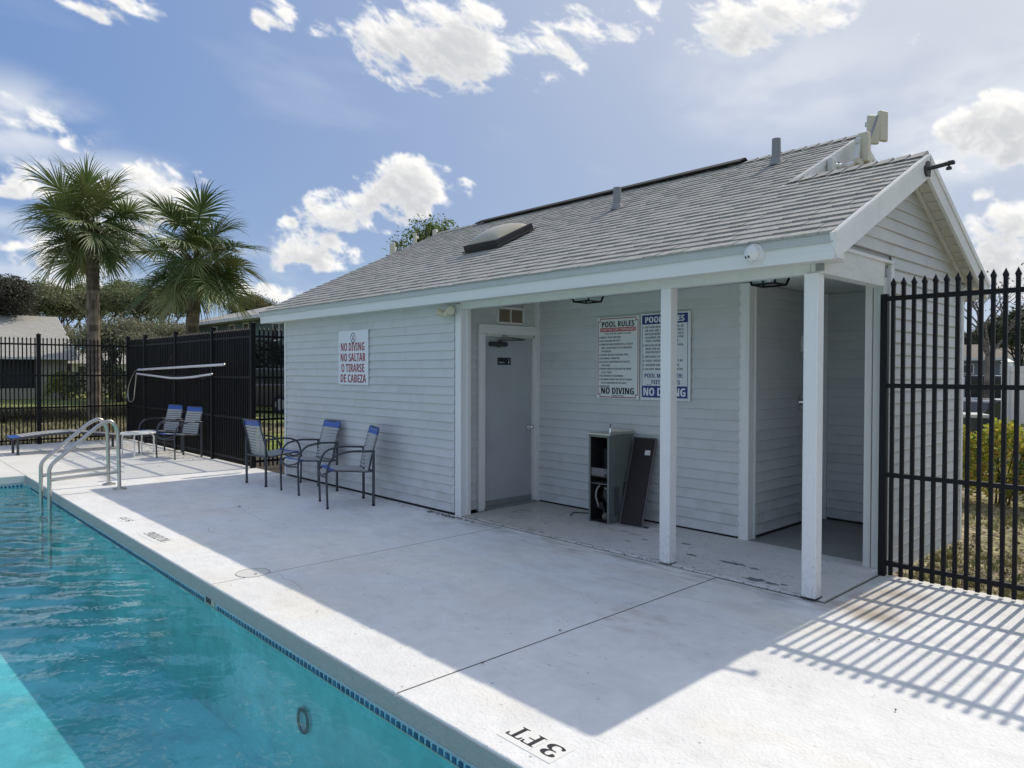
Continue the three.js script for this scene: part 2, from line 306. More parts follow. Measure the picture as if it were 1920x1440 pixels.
// porch floor: a slab of its own, painted, with bare patches; the passage floor behind is bare concrete
const porchTex = canvasTex(2048, 768, (c, W, H) => {
  const r = rng(33), X = (x) => (x + 6.05) / 4 * W, Z = (z) => (z + 6.1) / 1.4 * H, img = c.createImageData(W, H);
  for (let y = 0; y < H; y++) for (let x = 0; x < W; x++) {
    const u = x / W * 4, v = y / H * 1.4, n = fbm(u * 2.1, v * 2.1, 5), g = fbm(u * 9, v * 15, 4), f = fbm(u * 30, v * 30, 3);
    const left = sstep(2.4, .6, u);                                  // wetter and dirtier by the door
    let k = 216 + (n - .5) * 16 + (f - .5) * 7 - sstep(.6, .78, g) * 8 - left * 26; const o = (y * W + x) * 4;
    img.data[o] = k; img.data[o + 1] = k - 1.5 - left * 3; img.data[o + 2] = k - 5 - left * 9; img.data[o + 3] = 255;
  }
  c.putImageData(img, 0, 0);
  const flake = (x, z, a, b, col) => { c.fillStyle = col; c.beginPath(); for (let i = 0; i < 26; i++) { const t = i / 26 * 6.283, q = .6 + r() * .55; c.lineTo(X(x + Math.cos(t) * a * q), Z(z + Math.sin(t) * b * q)); } c.fill(); };
  for (const [x, z, a, b] of [[-2.98, -5.22, .13, .035], [-2.78, -5.2, .05, .02], [-2.62, -4.93, .075, .05], [-2.5, -4.92, .06, .03], [-2.42, -4.96, .035, .02], [-3.35, -5.2, .06, .03], [-3.6, -5.5, .06, .025], [-3.75, -5.42, .03, .02], [-3.95, -5.36, .05, .018], [-4.02, -5.2, .04, .015], [-4.3, -5.5, .05, .012]]) flake(x, z, a, b, `rgba(104,110,112,.9)`);
  for (let i = 0; i < 150; i++) { const x = -3.6 + r() * 1.3, z = -5.25 + r() * .4; flake(x, z, .004 + r() * .02, .003 + r() * .006, `rgba(110,106,98,${.12 + r() * .35})`); }
  for (let i = 0; i < 500; i++) flake(-5.9 + r() * 3.8, -6 + r() * 1.2, .003 + r() * .012, .002 + r() * .004, `rgba(80,74,66,${.15 + r() * .4})`);
  for (let i = 0; i < 90; i++) flake(-5.9 + r() * 3.8, -4.83 + r() * r() * -.12, .01 + r() * .05, .004 + r() * .012, `rgba(72,64,54,${.12 + r() * .3})`);
  for (let i = 0; i < 40; i++) flake(-5 + r() * 1.0, -5.6 + (r() - .5) * .3, .02 + r() * .09, .01 + r() * .04, `rgba(92,76,58,${.05 + r() * .09})`);
});
const porchRough = canvasTex(512, 192, (c, W, H) => {
  c.fillStyle = 'rgb(190,190,190)'; c.fillRect(0, 0, W, H); const r = rng(8);
  for (let i = 0; i < 60; i++) { const x = (.75 + (r() - .5) * .9) / 4 * W, y = (.62 + (r() - .5) * .62) / 1.4 * H, q = 4 + r() * 26, g = c.createRadialGradient(x, y, 0, x, y, q); g.addColorStop(0, 'rgba(24,24,24,.8)'); g.addColorStop(1, 'rgba(24,24,24,0)'); c.fillStyle = g; c.fillRect(0, 0, W, H); }
}); porchRough.colorSpace = THREE.NoColorSpace;
const fit = (t) => { const c = t.clone(); c.repeat.set(1 / 4, -1 / 1.4); c.offset.set(6.05 / 4, 1 - 6.1 / 1.4); c.needsUpdate = true; return c; };
const porch = new THREE.Group(); porch.name = 'porch_floor'; porch.userData = { kind: 'structure' }; scene.add(porch);
slab([[-5.95, -4.83], [-2.075, -4.83], [-2.075, -5.93], [-2.2, -6.035], [-6.0, -6.035]], std([.98, .98, .98], 1, { map: fit(porchTex), roughnessMap: fit(porchRough), bumpMap: rep(crumb, 1.3), bumpScale: .0008 }), -.11, .012, porch);
slab(rect(-3.34, -2.22, -7.6, -6.03), std([.33, .33, .32], .85, { map: rep(grime, 1.3), bumpMap: rep(fine, .5), bumpScale: .002 }), -.11, .004, porch, 'bare_slab');

// pool: plaster shell, coping face, tile band
const pool = new THREE.Group(); pool.name = 'swimming_pool'; pool.userData = { kind: 'structure' }; scene.add(pool);
const plasterTex = dataTex(1024, 1024, (u, v) => { const n = fbm(u * 5, v * 5, 6, 5), f = fbm(u * 40, v * 40, 4, 40), st = sstep(.56, .76, fbm(u * 9 + 4, v * 9, 5, 9)); const k = .86 + .22 * (n - .5) + .07 * (f - .5) - .05 * st; return [k * .95, k, k * .99]; });
const plaster = std([.78, .97, .93], .85, { map: rep(plasterTex, 3.2), bumpMap: rep(fine, .7), bumpScale: .004 });
const FLOOR = (x) => x > -5 ? -.93 : x > -9 ? lerp(-.93, -1.05, (-5 - x) / 4) : lerp(-1.05, -1.45, (-9 - x) / 3.7);
{
  const q = [], N = 24, W0 = -.165;
  for (let i = 0; i < N; i++) {
    const a = lerp(POOL.x0, POOL.x1, i / N), b = lerp(POOL.x0, POOL.x1, (i + 1) / N), ya = FLOOR(a), yb = FLOOR(b);
    q.push([[a, ya, POOL.z1], [b, yb, POOL.z1], [b, yb, POOL.z0], [a, ya, POOL.z0]]);
    q.push([[a, ya, POOL.z0], [b, yb, POOL.z0], [b, W0, POOL.z0], [a, W0, POOL.z0]]); q.push([[b, yb, POOL.z1], [a, ya, POOL.z1], [a, W0, POOL.z1], [b, W0, POOL.z1]]);
  }
  q.push([[POOL.x0, FLOOR(POOL.x0), POOL.z1], [POOL.x0, FLOOR(POOL.x0), POOL.z0], [POOL.x0, W0, POOL.z0], [POOL.x0, W0, POOL.z1]]);
  q.push([[POOL.x1, FLOOR(POOL.x1), POOL.z0], [POOL.x1, FLOOR(POOL.x1), POOL.z1], [POOL.x1, W0, POOL.z1], [POOL.x1, W0, POOL.z0]]);
  put('basin', mesh3(q), plaster, pool);
  const bandMat = std([.50, .60, .66], .35, { map: rep(grime, .9) });
  put('shade_toned_coping', [span(POOL.x0 + .01, POOL.x1 - .01, -.106, -.014, POOL.z0 - .012, POOL.z0 + .003)], std([.40, .425, .40], .75, { map: rep(grime, .8), bumpMap: rep(crumb, .8), bumpScale: .002 }), pool);  // darker strip over the slab edge, the shade of this face put into its colour
  // grey waterline band under the coping, set back, with a step that catches a line of shadow
  put('waterline_band', [span(POOL.x0 - .02, POOL.x1 + .02, -.17, -.112, POOL.z0 - .07, POOL.z0 - .012), span(POOL.x0 - .02, POOL.x1 + .02, -.128, -.118, POOL.z0 - .02, POOL.z0 - .007), span(POOL.x0 - .07, POOL.x0 - .012, -.17, -.112, POOL.z0, POOL.z1), span(POOL.x1 + .012, POOL.x1 + .07, -.17, -.112, POOL.z0, POOL.z1)], bandMat, pool);
  const tg = box(.026, .026, .008), tm = [std([.02, .09, .19], .2), std([.03, .12, .23], .22), std([.016, .07, .15], .2)], r = rng(4);
  for (let i = 0, n = 0; i < 250 && n < 232; i++) { const x = -1.0 - i * .0478; if (x < POOL.x0 + .03 || Math.abs(x + 5.3) < .1) continue; const o = put('tile', tg, tm[(r() * 3) | 0], pool); o.position.set(x, -.150 + (r() - .5) * .001, POOL.z0 - .009 + r() * .002); o.rotation.y = (r() - .5) * .03; n++; }
  for (let i = 0; i < 40; i++) { const o = put('tile', tg, tm[(r() * 3) | 0], pool); o.position.set(POOL.x0 - .008, -.150, POOL.z0 + .05 + i * .0478); o.rotation.y = Math.PI / 2; }
  put('tile_bed', [span(POOL.x0, POOL.x1, -.167, -.133, POOL.z0 - .03, POOL.z0 - .0095), span(POOL.x0 - .03, POOL.x0 - .0095, -.167, -.133, POOL.z0, POOL.z1)], std([.30, .62, .70], .3), pool);
  put('skimmer_opening', [span(-5.39, -5.21, -.155, -.075, POOL.z0 - .02, POOL.z0 - .001)], std([.50, .52, .42], .6, { map: rep(grime, .2) }), pool);
  put('skimmer_mouth', span(-5.37, -5.27, -.148, -.092, POOL.z0 - .0185, POOL.z0 + .0012), M.dark, pool);
  // dark ring on the wall under the water
  const ring = new THREE.TorusGeometry(.058, .0115, 10, 28); ring.scale(1, 1.12, .7);
  put('dark_ring', [clean(ring.clone().translate(-3.8, -.46, POOL.z0 + .02))], std([.10, .13, .11], .7), pool);
}
// water: real ripples on a sheet, finer ones in a bump map
const rippleTex = dataTex(1024, 1024, (u, v) => { const w = fbm(u * 6, v * 6, 3, 6) * .35; return .55 * fbm(u * 7 + w, v * 13 + w, 4, 7, 13) + .3 * (1 - Math.abs(2 * fbm(u * 16 + w, v * 26 - w, 3, 16, 26) - 1)) + .15 * fbm(u * 60, v * 80, 2, 60, 80); }, false);
{
  const nx = 300, nz = 150, g = new THREE.PlaneGeometry(POOL.x1 - POOL.x0 + .03, POOL.z1 - POOL.z0 + .03, nx, nz); g.rotateX(-Math.PI / 2).translate((POOL.x0 + POOL.x1) / 2, -.163, (POOL.z0 + POOL.z1) / 2);
  const p = g.attributes.position, uv = g.attributes.uv;
  for (let i = 0; i < p.count; i++) {
    const x = p.getX(i), z = p.getZ(i), a = vnoise(x * .5, z * .5) * 2.4;
    const amp = lerp(.42, 2.1, sstep(-3.6, -7.0, x)) * (.55 + .9 * fbm(x * .35 + 9, z * .4, 3));
    p.setY(i, p.getY(i) + amp * (.0032 * Math.sin(x * 5.1 + z * 9.4 + a) + .0026 * Math.sin(x * -7.3 + z * 12.2 + a * 1.7 + 1) + .0020 * Math.sin(x * 16 + z * 13 + a * 2.2) + .006 * (fbm(x * 1.3 + 5, z * 2.6, 3) - .5)));
    uv.setXY(i, x, z);
  }
  g.computeVertexNormals();
  const water = new THREE.MeshPhysicalMaterial({ color: lin(.43, .80, .865), roughness: .015, transmission: 1, thickness: 0, ior: 1.33, specularIntensity: 1, bumpMap: rep(rippleTex, 2.6), bumpScale: .006 });
  struct('pool_water', clean(g), water);
}
// painted depth marks, letters upright for someone who looks at the pool from the house
function mark(text, w, d, x, y, z, label, worn, dir = 0, group) {
  const t = canvasTex(512, Math.round(512 * d / w), (c, W, H) => {
    c.fillStyle = '#f3f2ec'; c.fillRect(0, 0, W, H); const r = rng(text.length + 3);
    c.fillStyle = worn ? '#3a3b3e' : '#23252a'; c.textAlign = 'center'; c.textBaseline = 'middle';
    const fs = H * (worn ? .82 : .86); c.font = `bold ${fs}px ${worn ? 'sans-serif' : 'serif'}`;
    if (!worn) { c.save(); c.translate(W * .2, H * .53); c.scale(W * .31 / c.measureText('3').width, 1); c.fillText('3', 0, 0); c.restore(); c.save(); c.translate(W * .68, H * .53); c.scale(W * .54 / c.measureText('FT').width, 1); c.fillText('FT', 0, 0); c.restore(); c.fillStyle = '#b5b4ae'; c.fillRect(W * .395, H * .02, 3, H * .96); c.strokeStyle = '#d4d3cd'; c.lineWidth = 2; c.strokeRect(2, 2, W - 4, H - 4); }
    else { c.save(); c.translate(W / 2, H * .54); c.scale(W * .92 / c.measureText(text).width, 1); c.fillText(text, 0, 0); c.restore(); c.fillStyle = '#e9e8e2'; for (let i = 0; i < worn; i++) { c.globalAlpha = .5 + r() * .5; c.beginPath(); c.ellipse(r() * W, r() * H, 2 + r() * 14, 1 + r() * 6, r() * 3, 0, 7); c.fill(); } }
  });
  const g = clean(new THREE.BoxGeometry(w, .0016, d)), uv = g.attributes.uv, p = g.attributes.position;
  for (let i = 0; i < p.count; i++) uv.setXY(i, .5 - p.getX(i) / w, .5 + p.getZ(i) / d);
  const o = put('depth_marker', g, std([.9, .9, .9], .6, { map: t })); o.userData = { label, category: 'depth marker' }; if (group) o.userData.group = group;
  o.position.set(x, y, z); if (dir) { o.rotation.x = Math.PI / 2; o.rotation.z = Math.PI; } return o;
}
mark('3 FT', .315, .155, -2.10, .0012, -2.095, 'black 3 FT depth marker tiles on the sunlit pool edge, letters upside down', 0);
mark('NO DIVING', .52, .17, -7.13, .0012, -2.10, 'worn NO DIVING stencil on the sunlit pool edge', 30).rotation.y = .03;
mark('5 FT', .30, .12, -8.2, .0012, -2.12, 'worn 5 FT stencil on top of the pool edge, nearly rubbed off', 60);

// ---------------------------------------------------------------- pool house
const house = thing('pool_house', 'pale grey pool house with lap siding, white trim and grey shingle roof', 'pool house');
const EAVE = { y: 2.45, z: -4.6 }, SL = .486, RIDGE = { y: 4.09, z: -7.975 }, LOWR = { y: 3.305, z: -6.36 }, XL = -10.55, XM = -3.08, XR = -1.935;
const roofY = (z) => EAVE.y + SL * (EAVE.z - z);
// a wall: backing, then one board after another. f(a, y) -> point; a runs along the wall to the right as seen from outside
const bm = rng(91), splash = dataTex(512, 256, (u, v) => { const n = sstep(.42, .75, fbm(u * 10, v * 6, 5, 10, 6)); return [1 - .045 * n, 1 - .05 * n, 1 - .065 * n]; }), sidingLow = [1.0, .985].map((k) => std([.60 * k, .614 * k, .61 * k], .6, { map: rep(splash, 1.4, .5), bumpMap: rep(woodish, .9, .6), bumpScale: .0006 }));
function sidedWall(o, along, out, L, y0, rows, opt = {}) {
  const w = put('wall', opt.back ?? muv(clean(new THREE.BoxGeometry(.01, .01, .01)).translate(o.x, y0 + .05, o.z)), M.wallback, house), E = .0976;
  for (let i = 0; i < rows; i++) {
    const ya = y0 + i * E, yb = Math.min(ya + E + .004, opt.top ?? 1e9);
    if (yb - ya < .015) continue;
    const spans = opt.cut ? opt.cut(ya, yb) : [[0, L, 0, L]];
    for (const [a0, a1, b0, b1] of spans) {
      if (a1 - a0 < .02) continue;
      const P = (a, y, d) => [o.x + along.x * a + out.x * d, y, o.z + along.z * a + out.z * d];
      const c = ya + .004, lo = .0195, mid = .0175, hi = .003, yt = yb;
      const e0 = lerp(a0, b0, .5), e1 = lerp(a1, b1, .5), ym = ya + E * .5 + (bm() - .5) * .001;
      put('siding_board', mesh3([[P(a0, ya, 0), P(a1, ya, 0), P(a1, ya, mid), P(a0, ya, mid)], [P(a0, ya, mid), P(a1, ya, mid), P(a1, c, lo), P(a0, c, lo)],
        [P(a0, c, lo), P(a1, c, lo), P(b1, yt, hi), P(b0, yt, hi)], [P(a1, ya, 0), P(b1, yt, 0), P(b1, yt, hi), P(a1, c, lo), P(a1, ya, mid)], [P(b0, yt, 0), P(a0, ya, 0), P(a0, ya, mid), P(a0, c, lo), P(b0, yt, hi)]]), i < 1 ? sidingLow[1] : i < 3 ? sidingLow[0] : M.siding[(bm() * 4) | 0], w);
    }
  }
  return w;
}
const X = V(1, 0, 0), Zm = V(0, 0, -1), Zp = V(0, 0, 1);
sidedWall(V(-10.07, 0, -4.8), X, Zp, 4.02, .03, 24, { top: 2.30, back: span(-10.1, -6.04, .03, 2.38, -4.9, -4.803) });
sidedWall(V(-6.055, 0, -4.93), Zm, X, 1.11, .03, 25, { top: 2.38, back: span(-6.16, -6.058, .03, 2.40, -6.15, -4.9),
  cut: (ya, yb) => ya > 2.06 ? [[0, .46, 0, .46], [.88, 1.11, .88, 1.11]].flatMap((s) => ya > 2.09 && ya < 2.29 ? [s] : [[0, 1.11, 0, 1.11]]).slice(0, ya > 2.09 && ya < 2.29 ? 2 : 1) : [[0, .165, 0, .165]] });
sidedWall(V(-6.0, 0, -6.05), X, Zp, 2.62, .03, 25, { top: 2.38, back: span(-6.1, -3.38, .03, 2.40, -6.15, -6.053) });
sidedWall(V(-3.325, 0, -6.13), Zm, X, 1.42, .03, 25, { top: 2.38, back: span(-3.43, -3.328, .03, 2.40, -7.65, -6.1) });
sidedWall(V(-3.24, 0, -7.57), X, Zp, 1.0, .03, 25, { top: 2.38, back: span(-3.4, -2.1, .03, 2.40, -7.68, -7.573) });
// right end wall with its gable
const gz0 = -4.82, gz1 = -7.9, rakeIn = (y) => [-(LOWR.z + (LOWR.y - .10 - y) / SL), -(LOWR.z - (LOWR.y - .10 - y) / SL)];
sidedWall(V(-2.1, 0, 0), Zm, X, 0, -.06, 34, { back: merge([span(-2.2, -2.103, -.1, 2.44, -7.9, -5.99), extrude([[4.84, 2.43], [7.9, 2.43], [6.36, 3.18]].map(([a, y]) => [a, y]), .08).rotateY(Math.PI / 2).translate(-2.19, 0, 0)]),
  cut: (ya, yb) => { const [p0, p1] = rakeIn(ya), [q0, q1] = rakeIn(yb), lim = ya < 2.40 ? 6.06 : 4.84, lim2 = yb < 2.40 ? 6.06 : 4.84; if (q1 - q0 < .03) return []; return [[Math.max(lim, p0), Math.min(7.88, p1), Math.max(lim, q0), Math.min(7.88, q1)]]; } });
// main block: left end, back and right end above the low roof
put('back_wall', [span(-10.1, -10.0, -.05, 2.42, -11.2, -4.88), span(-10.1, -3.3, -.05, 2.42, -11.25, -11.15), span(-3.40, -3.30, -.05, 2.6, -11.2, -7.68), span(-2.2, -2.1, -.05, 2.42, -7.9, -7.86), span(-3.3, -2.1, -.05, 2.42, -7.98, -7.9)], M.siding[1], house);
{
  const gp = [[4.7, 2.42], [11.2, 2.42], [7.975, 3.98]];
  put('gable_wall', [extrude(gp, .1).rotateY(Math.PI / 2).translate(-10.1, 0, 0), extrude([[5.9, 2.9], [7.975, 3.98], [11.2, 2.42], [7.0, 2.42]], .08).rotateY(Math.PI / 2).translate(-3.38, 0, 0)].map(muv), M.siding[2], house);
}
// trim
const trim = (g, m = M.white) => put('corner_trim', g, m, house);
trim([span(-10.115, -10.07, 0, 2.30, -4.82, -4.775)]);
trim([rbox(.10, 2.30, .10, .006, -5.985, 1.15, -4.835)]); trim([rbox(.024, 2.3, .05, .004, -5.925, 1.15, -4.885)]);
trim([span(-6.04, -5.985, .02, 2.38, -6.035, -5.985)]);
trim([rbox(.10, 2.37, .10, .006, -3.345, 1.19, -6.085)]); trim([rbox(.03, 2.37, .03, .004, -3.30, 1.19, -6.15)]);
trim([span(-3.30, -3.225, .01, 2.38, -7.56, -7.535)]);
trim([rbox(.055, 2.27, .10, .005, -2.205, 1.14, -5.955), rbox(.075, 2.30, .11, .005, -2.135, 1.15, -5.965)], M.whiteOld);
trim([span(-2.105, -2.075, -.06, 2.38, -6.07, -5.99)]); trim([span(-2.13, -2.072, -.06, 2.40, -7.92, -7.86)]);
// posts
const postG = [rbox(.098, 2.215, .098, .007, 0, 1.1075, 0, 2)], pm = std([.80, .81, .80], .5, { map: canvasTex(128, 1024, (c, W, H) => { const r = rng(71); c.fillStyle = '#fbfbfa'; c.fillRect(0, 0, W, H); for (let i = 0; i < 120; i++) { const k = Math.pow(r(), 3); c.fillStyle = `rgba(104,96,82,${.03 + r() * .10 * (1 - k)})`; c.beginPath(); c.ellipse(r() * W, H - k * H * .22, 1 + r() * 9, 1 + r() * 6, 0, 0, 7); c.fill(); } for (let i = 0; i < 20; i++) { c.fillStyle = `rgba(120,118,110,${.05 + r() * .14})`; c.fillRect(r() * W, r() * H, 1 + r() * 3, 4 + r() * 60); } for (let i = 0; i < 16; i++) { c.fillStyle = `rgba(96,90,80,${.2 + r() * .3})`; c.fillRect(r() * W, r() * H, 1 + r() * 5, 1 + r() * 4); } }), bumpMap: rep(fine, .5), bumpScale: .0006 });
for (const [x, z] of [[-3.345, -4.845], [-2.155, -4.815]]) { const o = put('porch_post', merge(postG.map((g) => g.clone())), pm, house); o.position.set(x, .012, z); }
put('post_shoe', [span(-2.207, -2.103, .0125, .022, -4.867, -4.763), span(-3.395, -3.295, .0125, .02, -4.896, -4.795)], M.dark, house);
// beams, ceiling, soffit, fascia
put('beam', [span(-5.93, -2.172, 2.222, 2.40, -4.865, -4.787)], M.whiteOld, house);
put('beam', [rbox(.09, .19, 1.1, .006, -2.125, 2.315, -5.335)], M.whiteOld, house);
put('beam_cap', [rbox(.035, .028, 1.22, .006, -2.082, 2.418, -5.42), span(-2.098, -2.072, 2.23, 2.41, -6.045, -5.995)], M.white, house);
put('post_bracket', span(-2.13, -2.076, 2.236, 2.285, -4.795, -4.779), M.galv, house);
{
  const c = put('porch_ceiling', span(-6.05, -2.1, 2.392, 2.41, -7.7, -4.79), M.soffit, house), g = box(3.9, .006, .135);
  for (let i = 0; i < 9; i++) { const o = put('ceiling_panel', g, M.soffit, c); o.position.set(-4.07, 2.388, -4.93 - i * .139); }
  const g2 = box(1.08, .006, .135); for (let i = 0; i < 11; i++) { const o = put('ceiling_panel', g2, M.soffit, c); o.position.set(-2.74, 2.388, -6.1 - i * .139); }
}
put('eave_soffit', [span(XL + .02, XR - .03, 2.288, 2.296, -4.86, -4.625), span(-10.1, -5.95, 2.28, 2.30, -4.82, -4.785)], M.soffit, house);
put('fascia_board', [rbox(XR - XL, .155, .022, .003, (XL + XR) / 2, 2.357, -4.611)], M.white, house);
put('drip_board', [rbox(XR - XL + .006, .062, .02, .003, (XL + XR) / 2, 2.415, -4.594)], std([.54, .565, .545], .6, { map: rep(grime, .7), bumpMap: rep(fine, .3), bumpScale: .001 }), house);
put('eave_cover', [span(XL + .03, XR - .03, 2.30, 2.34, -4.84, -4.62)], M.white, house);
// roof planes under the shingles, then bargeboards
const sheet = (x0, x1, za, zb, y0, y1, th = .03) => mesh3([[[x0, y0, za], [x1, y0, za], [x1, y1, zb], [x0, y1, zb]], [[x0, y0 - th, za], [x0, y1 - th, zb], [x1, y1 - th, zb], [x1, y0 - th, za]], [[x0, y0 - th, za], [x1, y0 - th, za], [x1, y0, za], [x0, y0, za]], [[x1, y0 - th, za], [x1, y1 - th, zb], [x1, y1, zb], [x1, y0, za]], [[x0, y1 - th, zb], [x0, y0 - th, za], [x0, y0, za], [x0, y1, zb]], [[x0, y1, zb], [x1, y1, zb], [x1, y1 - th, zb], [x0, y1 - th, zb]]]);
const grit = dataTex(512, 512, (u, v) => { const f = fbm(u * 120, v * 120, 2, 120), n = fbm(u * 10, v * 10, 4, 10); const k = .86 + .26 * (f - .5) + .12 * (n - .5); return [k, k * .992, k * .975]; });
const shingleM = [.93, .96, .99, 1.0, 1.03].map((k, i) => std([.53 * k, .53 * k, .515 * k], .92, { map: rep(grit, .8, .8, i * .23, i * .31), bumpMap: rep(fine, .25), bumpScale: .002 }));
const asph = std([.17, .168, .165], .95, { map: rep(grit, .9) });
const roof = put('roof', [sheet(XL, XM, -4.585, RIDGE.z, EAVE.y - .002, RIDGE.y, .03), sheet(XM, XR, -4.585, LOWR.z, EAVE.y - .002, LOWR.y, .03), sheet(XM, XR, LOWR.z, -8.14, LOWR.y, EAVE.y, .03), sheet(XL, XM, RIDGE.z, -11.4, RIDGE.y, RIDGE.y - (11.4 - 7.975) * SL, .03)], asph, house);
{
  // shingles: each piece lies on the course below it, its lower edge proud
  const r = rng(1234), sn = V(0, 1, SL).normalize(), su = V(0, SL, -1).normalize(), EXP = .1335;
  const made = new Map();
  const piece = (w, th) => { const k = w.toFixed(3) + th; if (!made.has(k)) { const L = EXP + .02, b = .002; made.set(k, mesh3([[[0, 0, th], [w, 0, th], [w, L, b], [0, L, b]], [[0, 0, 0], [w, 0, 0], [w, 0, th], [0, 0, th]], [[w, 0, 0], [w, L, 0], [w, L, b], [w, 0, th]], [[0, L, 0], [0, 0, 0], [0, 0, th], [0, L, b]]])); } return made.get(k); };
  const basis = new THREE.Matrix4().makeBasis(X, su, sn), list = [];
  const widths = [.12, .18, .24, .32];
  const rowsTo = (slope) => Math.ceil(slope / EXP);
  const cosS = 1 / Math.hypot(1, SL);
  for (let i = 0; i < rowsTo((-4.58 - RIDGE.z) / cosS); i++) {
    const v = i * EXP, z = -4.575 - v * cosS, y = roofY(z + .025 * 0) + .003, low = z > LOWR.z + .06, end = low ? XR : XM;
    let x = XL - r() * .2, tone = (r() * 5) | 0, thick = r() < .5;
    while (x < end - .015) {
      let w = widths[(r() * 4) | 0]; let x0 = Math.max(x, XL), wv = Math.min(x + w, end) - x0; if (end - (x + w) < .05) wv = end - x0;
      if (wv > .02) { thick = !thick; if (r() < .22) thick = !thick; if (r() < .5) tone = (r() * 5) | 0; list.push({ x: x0, y, z, w: Math.round(wv * 100) / 100 - .005, th: thick ? .017 : .0125, tone, ext: !low, d: Math.hypot(x0 + wv / 2, y - 1.55, z) }); }
      x = x0 + wv;
    }
  }
  list.sort((a, b) => a.d - b.d);
  const bulk = [[], [], [], [], []];
  list.forEach((s, i) => {
    const m = basis.clone().setPosition(s.x, s.y + sn.y * .001, s.z + sn.z * .001);
    if (i < 300) { const o = put('shingle', piece(s.w, s.th), shingleM[s.tone], roof); o.applyMatrix4(m); }
    else bulk[s.tone].push(piece(s.w, s.th).clone().applyMatrix4(m));
  });
  bulk.forEach((b, i) => { const o = put('shingles', b, shingleM[i], roof); o.userData.kind = 'stuff'; });
  const cap = (x0, x1, y, z, n) => { for (let i = 0; i < n; i++) { const a = lerp(x0, x1, i / n), b = lerp(x0, x1, (i + 1) / n) + .02; put('ridge_cap', mesh3([[[a, y - .055, z + .13], [b, y - .06, z + .13], [b, y + .004, z], [a, y + .012, z]], [[a, y + .012, z], [b, y + .004, z], [b, y - .06, z - .13], [a, y - .055, z - .13]], [[a, y - .065, z + .13], [a, y - .055, z + .13], [a, y + .012, z], [a, y - .055, z - .13], [a, y - .065, z - .13]]]), shingleM[(r() * 5) | 0], roof); } };
  cap(XR, XM, LOWR.y + .022, LOWR.z, 9); cap(XM, -4.4, RIDGE.y + .022, RIDGE.z, 9); cap(-9.35, XL, RIDGE.y + .022, RIDGE.z, 8);
}
put('ridge_vent', [beam(V(-9.32, RIDGE.y + .02, RIDGE.z + .08), V(-4.42, RIDGE.y + .02, RIDGE.z + .08), .17, .02, V(0, 1, SL)), beam(V(-9.32, RIDGE.y + .02, RIDGE.z - .08), V(-4.42, RIDGE.y + .02, RIDGE.z - .08), .17, .02, V(0, 1, -SL))], M.blackFlat, house);
function barge(x, zt, yt, ze, ye, h, name = 'rake_board') { put(name, [beam(V(x, ye - h / 2, ze), V(x, yt - h / 2, zt), .024, h, V(0, 1, 0))], M.white, house); put('rake_strip', [beam(V(x + .012, ye - .024, ze), V(x + .012, yt - .024, zt), .018, .05)], M.white, house); }
barge(XR, LOWR.z, LOWR.y, -4.6, EAVE.y, .175); barge(XR, LOWR.z, LOWR.y, -8.14, EAVE.y - .02, .175);
barge(XM, RIDGE.z, RIDGE.y, -6.2, roofY(-6.2), .19); barge(XM, RIDGE.z, RIDGE.y, -11.4, RIDGE.y - 3.425 * SL, .19);
barge(XL, RIDGE.z, RIDGE.y, -4.6, EAVE.y, .16); barge(XL, RIDGE.z, RIDGE.y, -11.4, RIDGE.y - 3.425 * SL, .16);
// sloping soffit behind the bargeboards, panel by panel
{
  const rs = put('rake_soffit', [sheet(-2.1, XR - .012, -4.7, LOWR.z, EAVE.y - .09, LOWR.y - .085, .006), sheet(-2.1, XR - .012, LOWR.z, -8.1, LOWR.y - .085, EAVE.y - .08, .006), sheet(-3.3, XM - .012, -6.2, RIDGE.z, roofY(-6.2) - .1, RIDGE.y - .1, .006), sheet(-3.3, XM - .012, RIDGE.z, -11.3, RIDGE.y - .1, RIDGE.y - .1 - 3.3 * SL, .006)], M.soffit, house);
  for (let i = 0; i < 14; i++) { const t0 = i / 14, z0 = lerp(LOWR.z - .05, -8.08, t0), z1 = lerp(LOWR.z - .05, -8.08, t0 + 1 / 14) + .012, yy = (z) => LOWR.y - .095 + SL * (z - LOWR.z); put('soffit_panel', sheet(-2.09, XR - .02, z0, z1, yy(z0), yy(z1), .006), M.soffit, rs); }
  put('gable_molding', [beam(V(-2.075, 3.185, LOWR.z), V(-2.075, 2.44, -7.9), .03, .035), beam(V(-2.075, 3.185, LOWR.z), V(-2.075, 2.48, -4.9), .03, .035)], M.white, house);
  put('eave_return', span(-2.1, XR - .02, 2.27, 2.31, -8.13, -7.9), M.soffit, house);
}
// skylight
{
  const sl = new THREE.Group(); sl.name = 'skylight'; const c = V(-6.86, roofY(-6.17) + .02, -6.17); sl.position.copy(c); sl.quaternion.setFromRotationMatrix(new THREE.Matrix4().makeBasis(X, V(0, 1, SL).normalize(), V(0, -SL, 1).normalize())); house.add(sl);
  const w = .64, d = .62;
  put('skylight_frame', [box(w, .09, .06, 0, .05, d / 2), box(w, .09, .06, 0, .05, -d / 2), box(.06, .09, d - .06, w / 2 - .03, .05, 0), box(.06, .09, d - .06, -w / 2 + .03, .05, 0), box(w + .08, .012, d + .1, 0, .02, 0)], M.dark, sl);
  const g = new THREE.PlaneGeometry(w - .06, d - .02, 28, 28).rotateX(-Math.PI / 2), p = g.attributes.position;
  for (let i = 0; i < p.count; i++) { const u = p.getX(i) / (w - .06) * 2, v = p.getZ(i) / (d - .02) * 2, h = Math.pow(Math.max(0, (1 - u * u) * (1 - v * v)), .42); p.setY(i, .085 + .115 * h); }
  g.computeVertexNormals();
  put('skylight_dome', clean(g), new THREE.MeshPhysicalMaterial({ color: lin(.43, .39, .30), roughness: .3 }), sl);
}
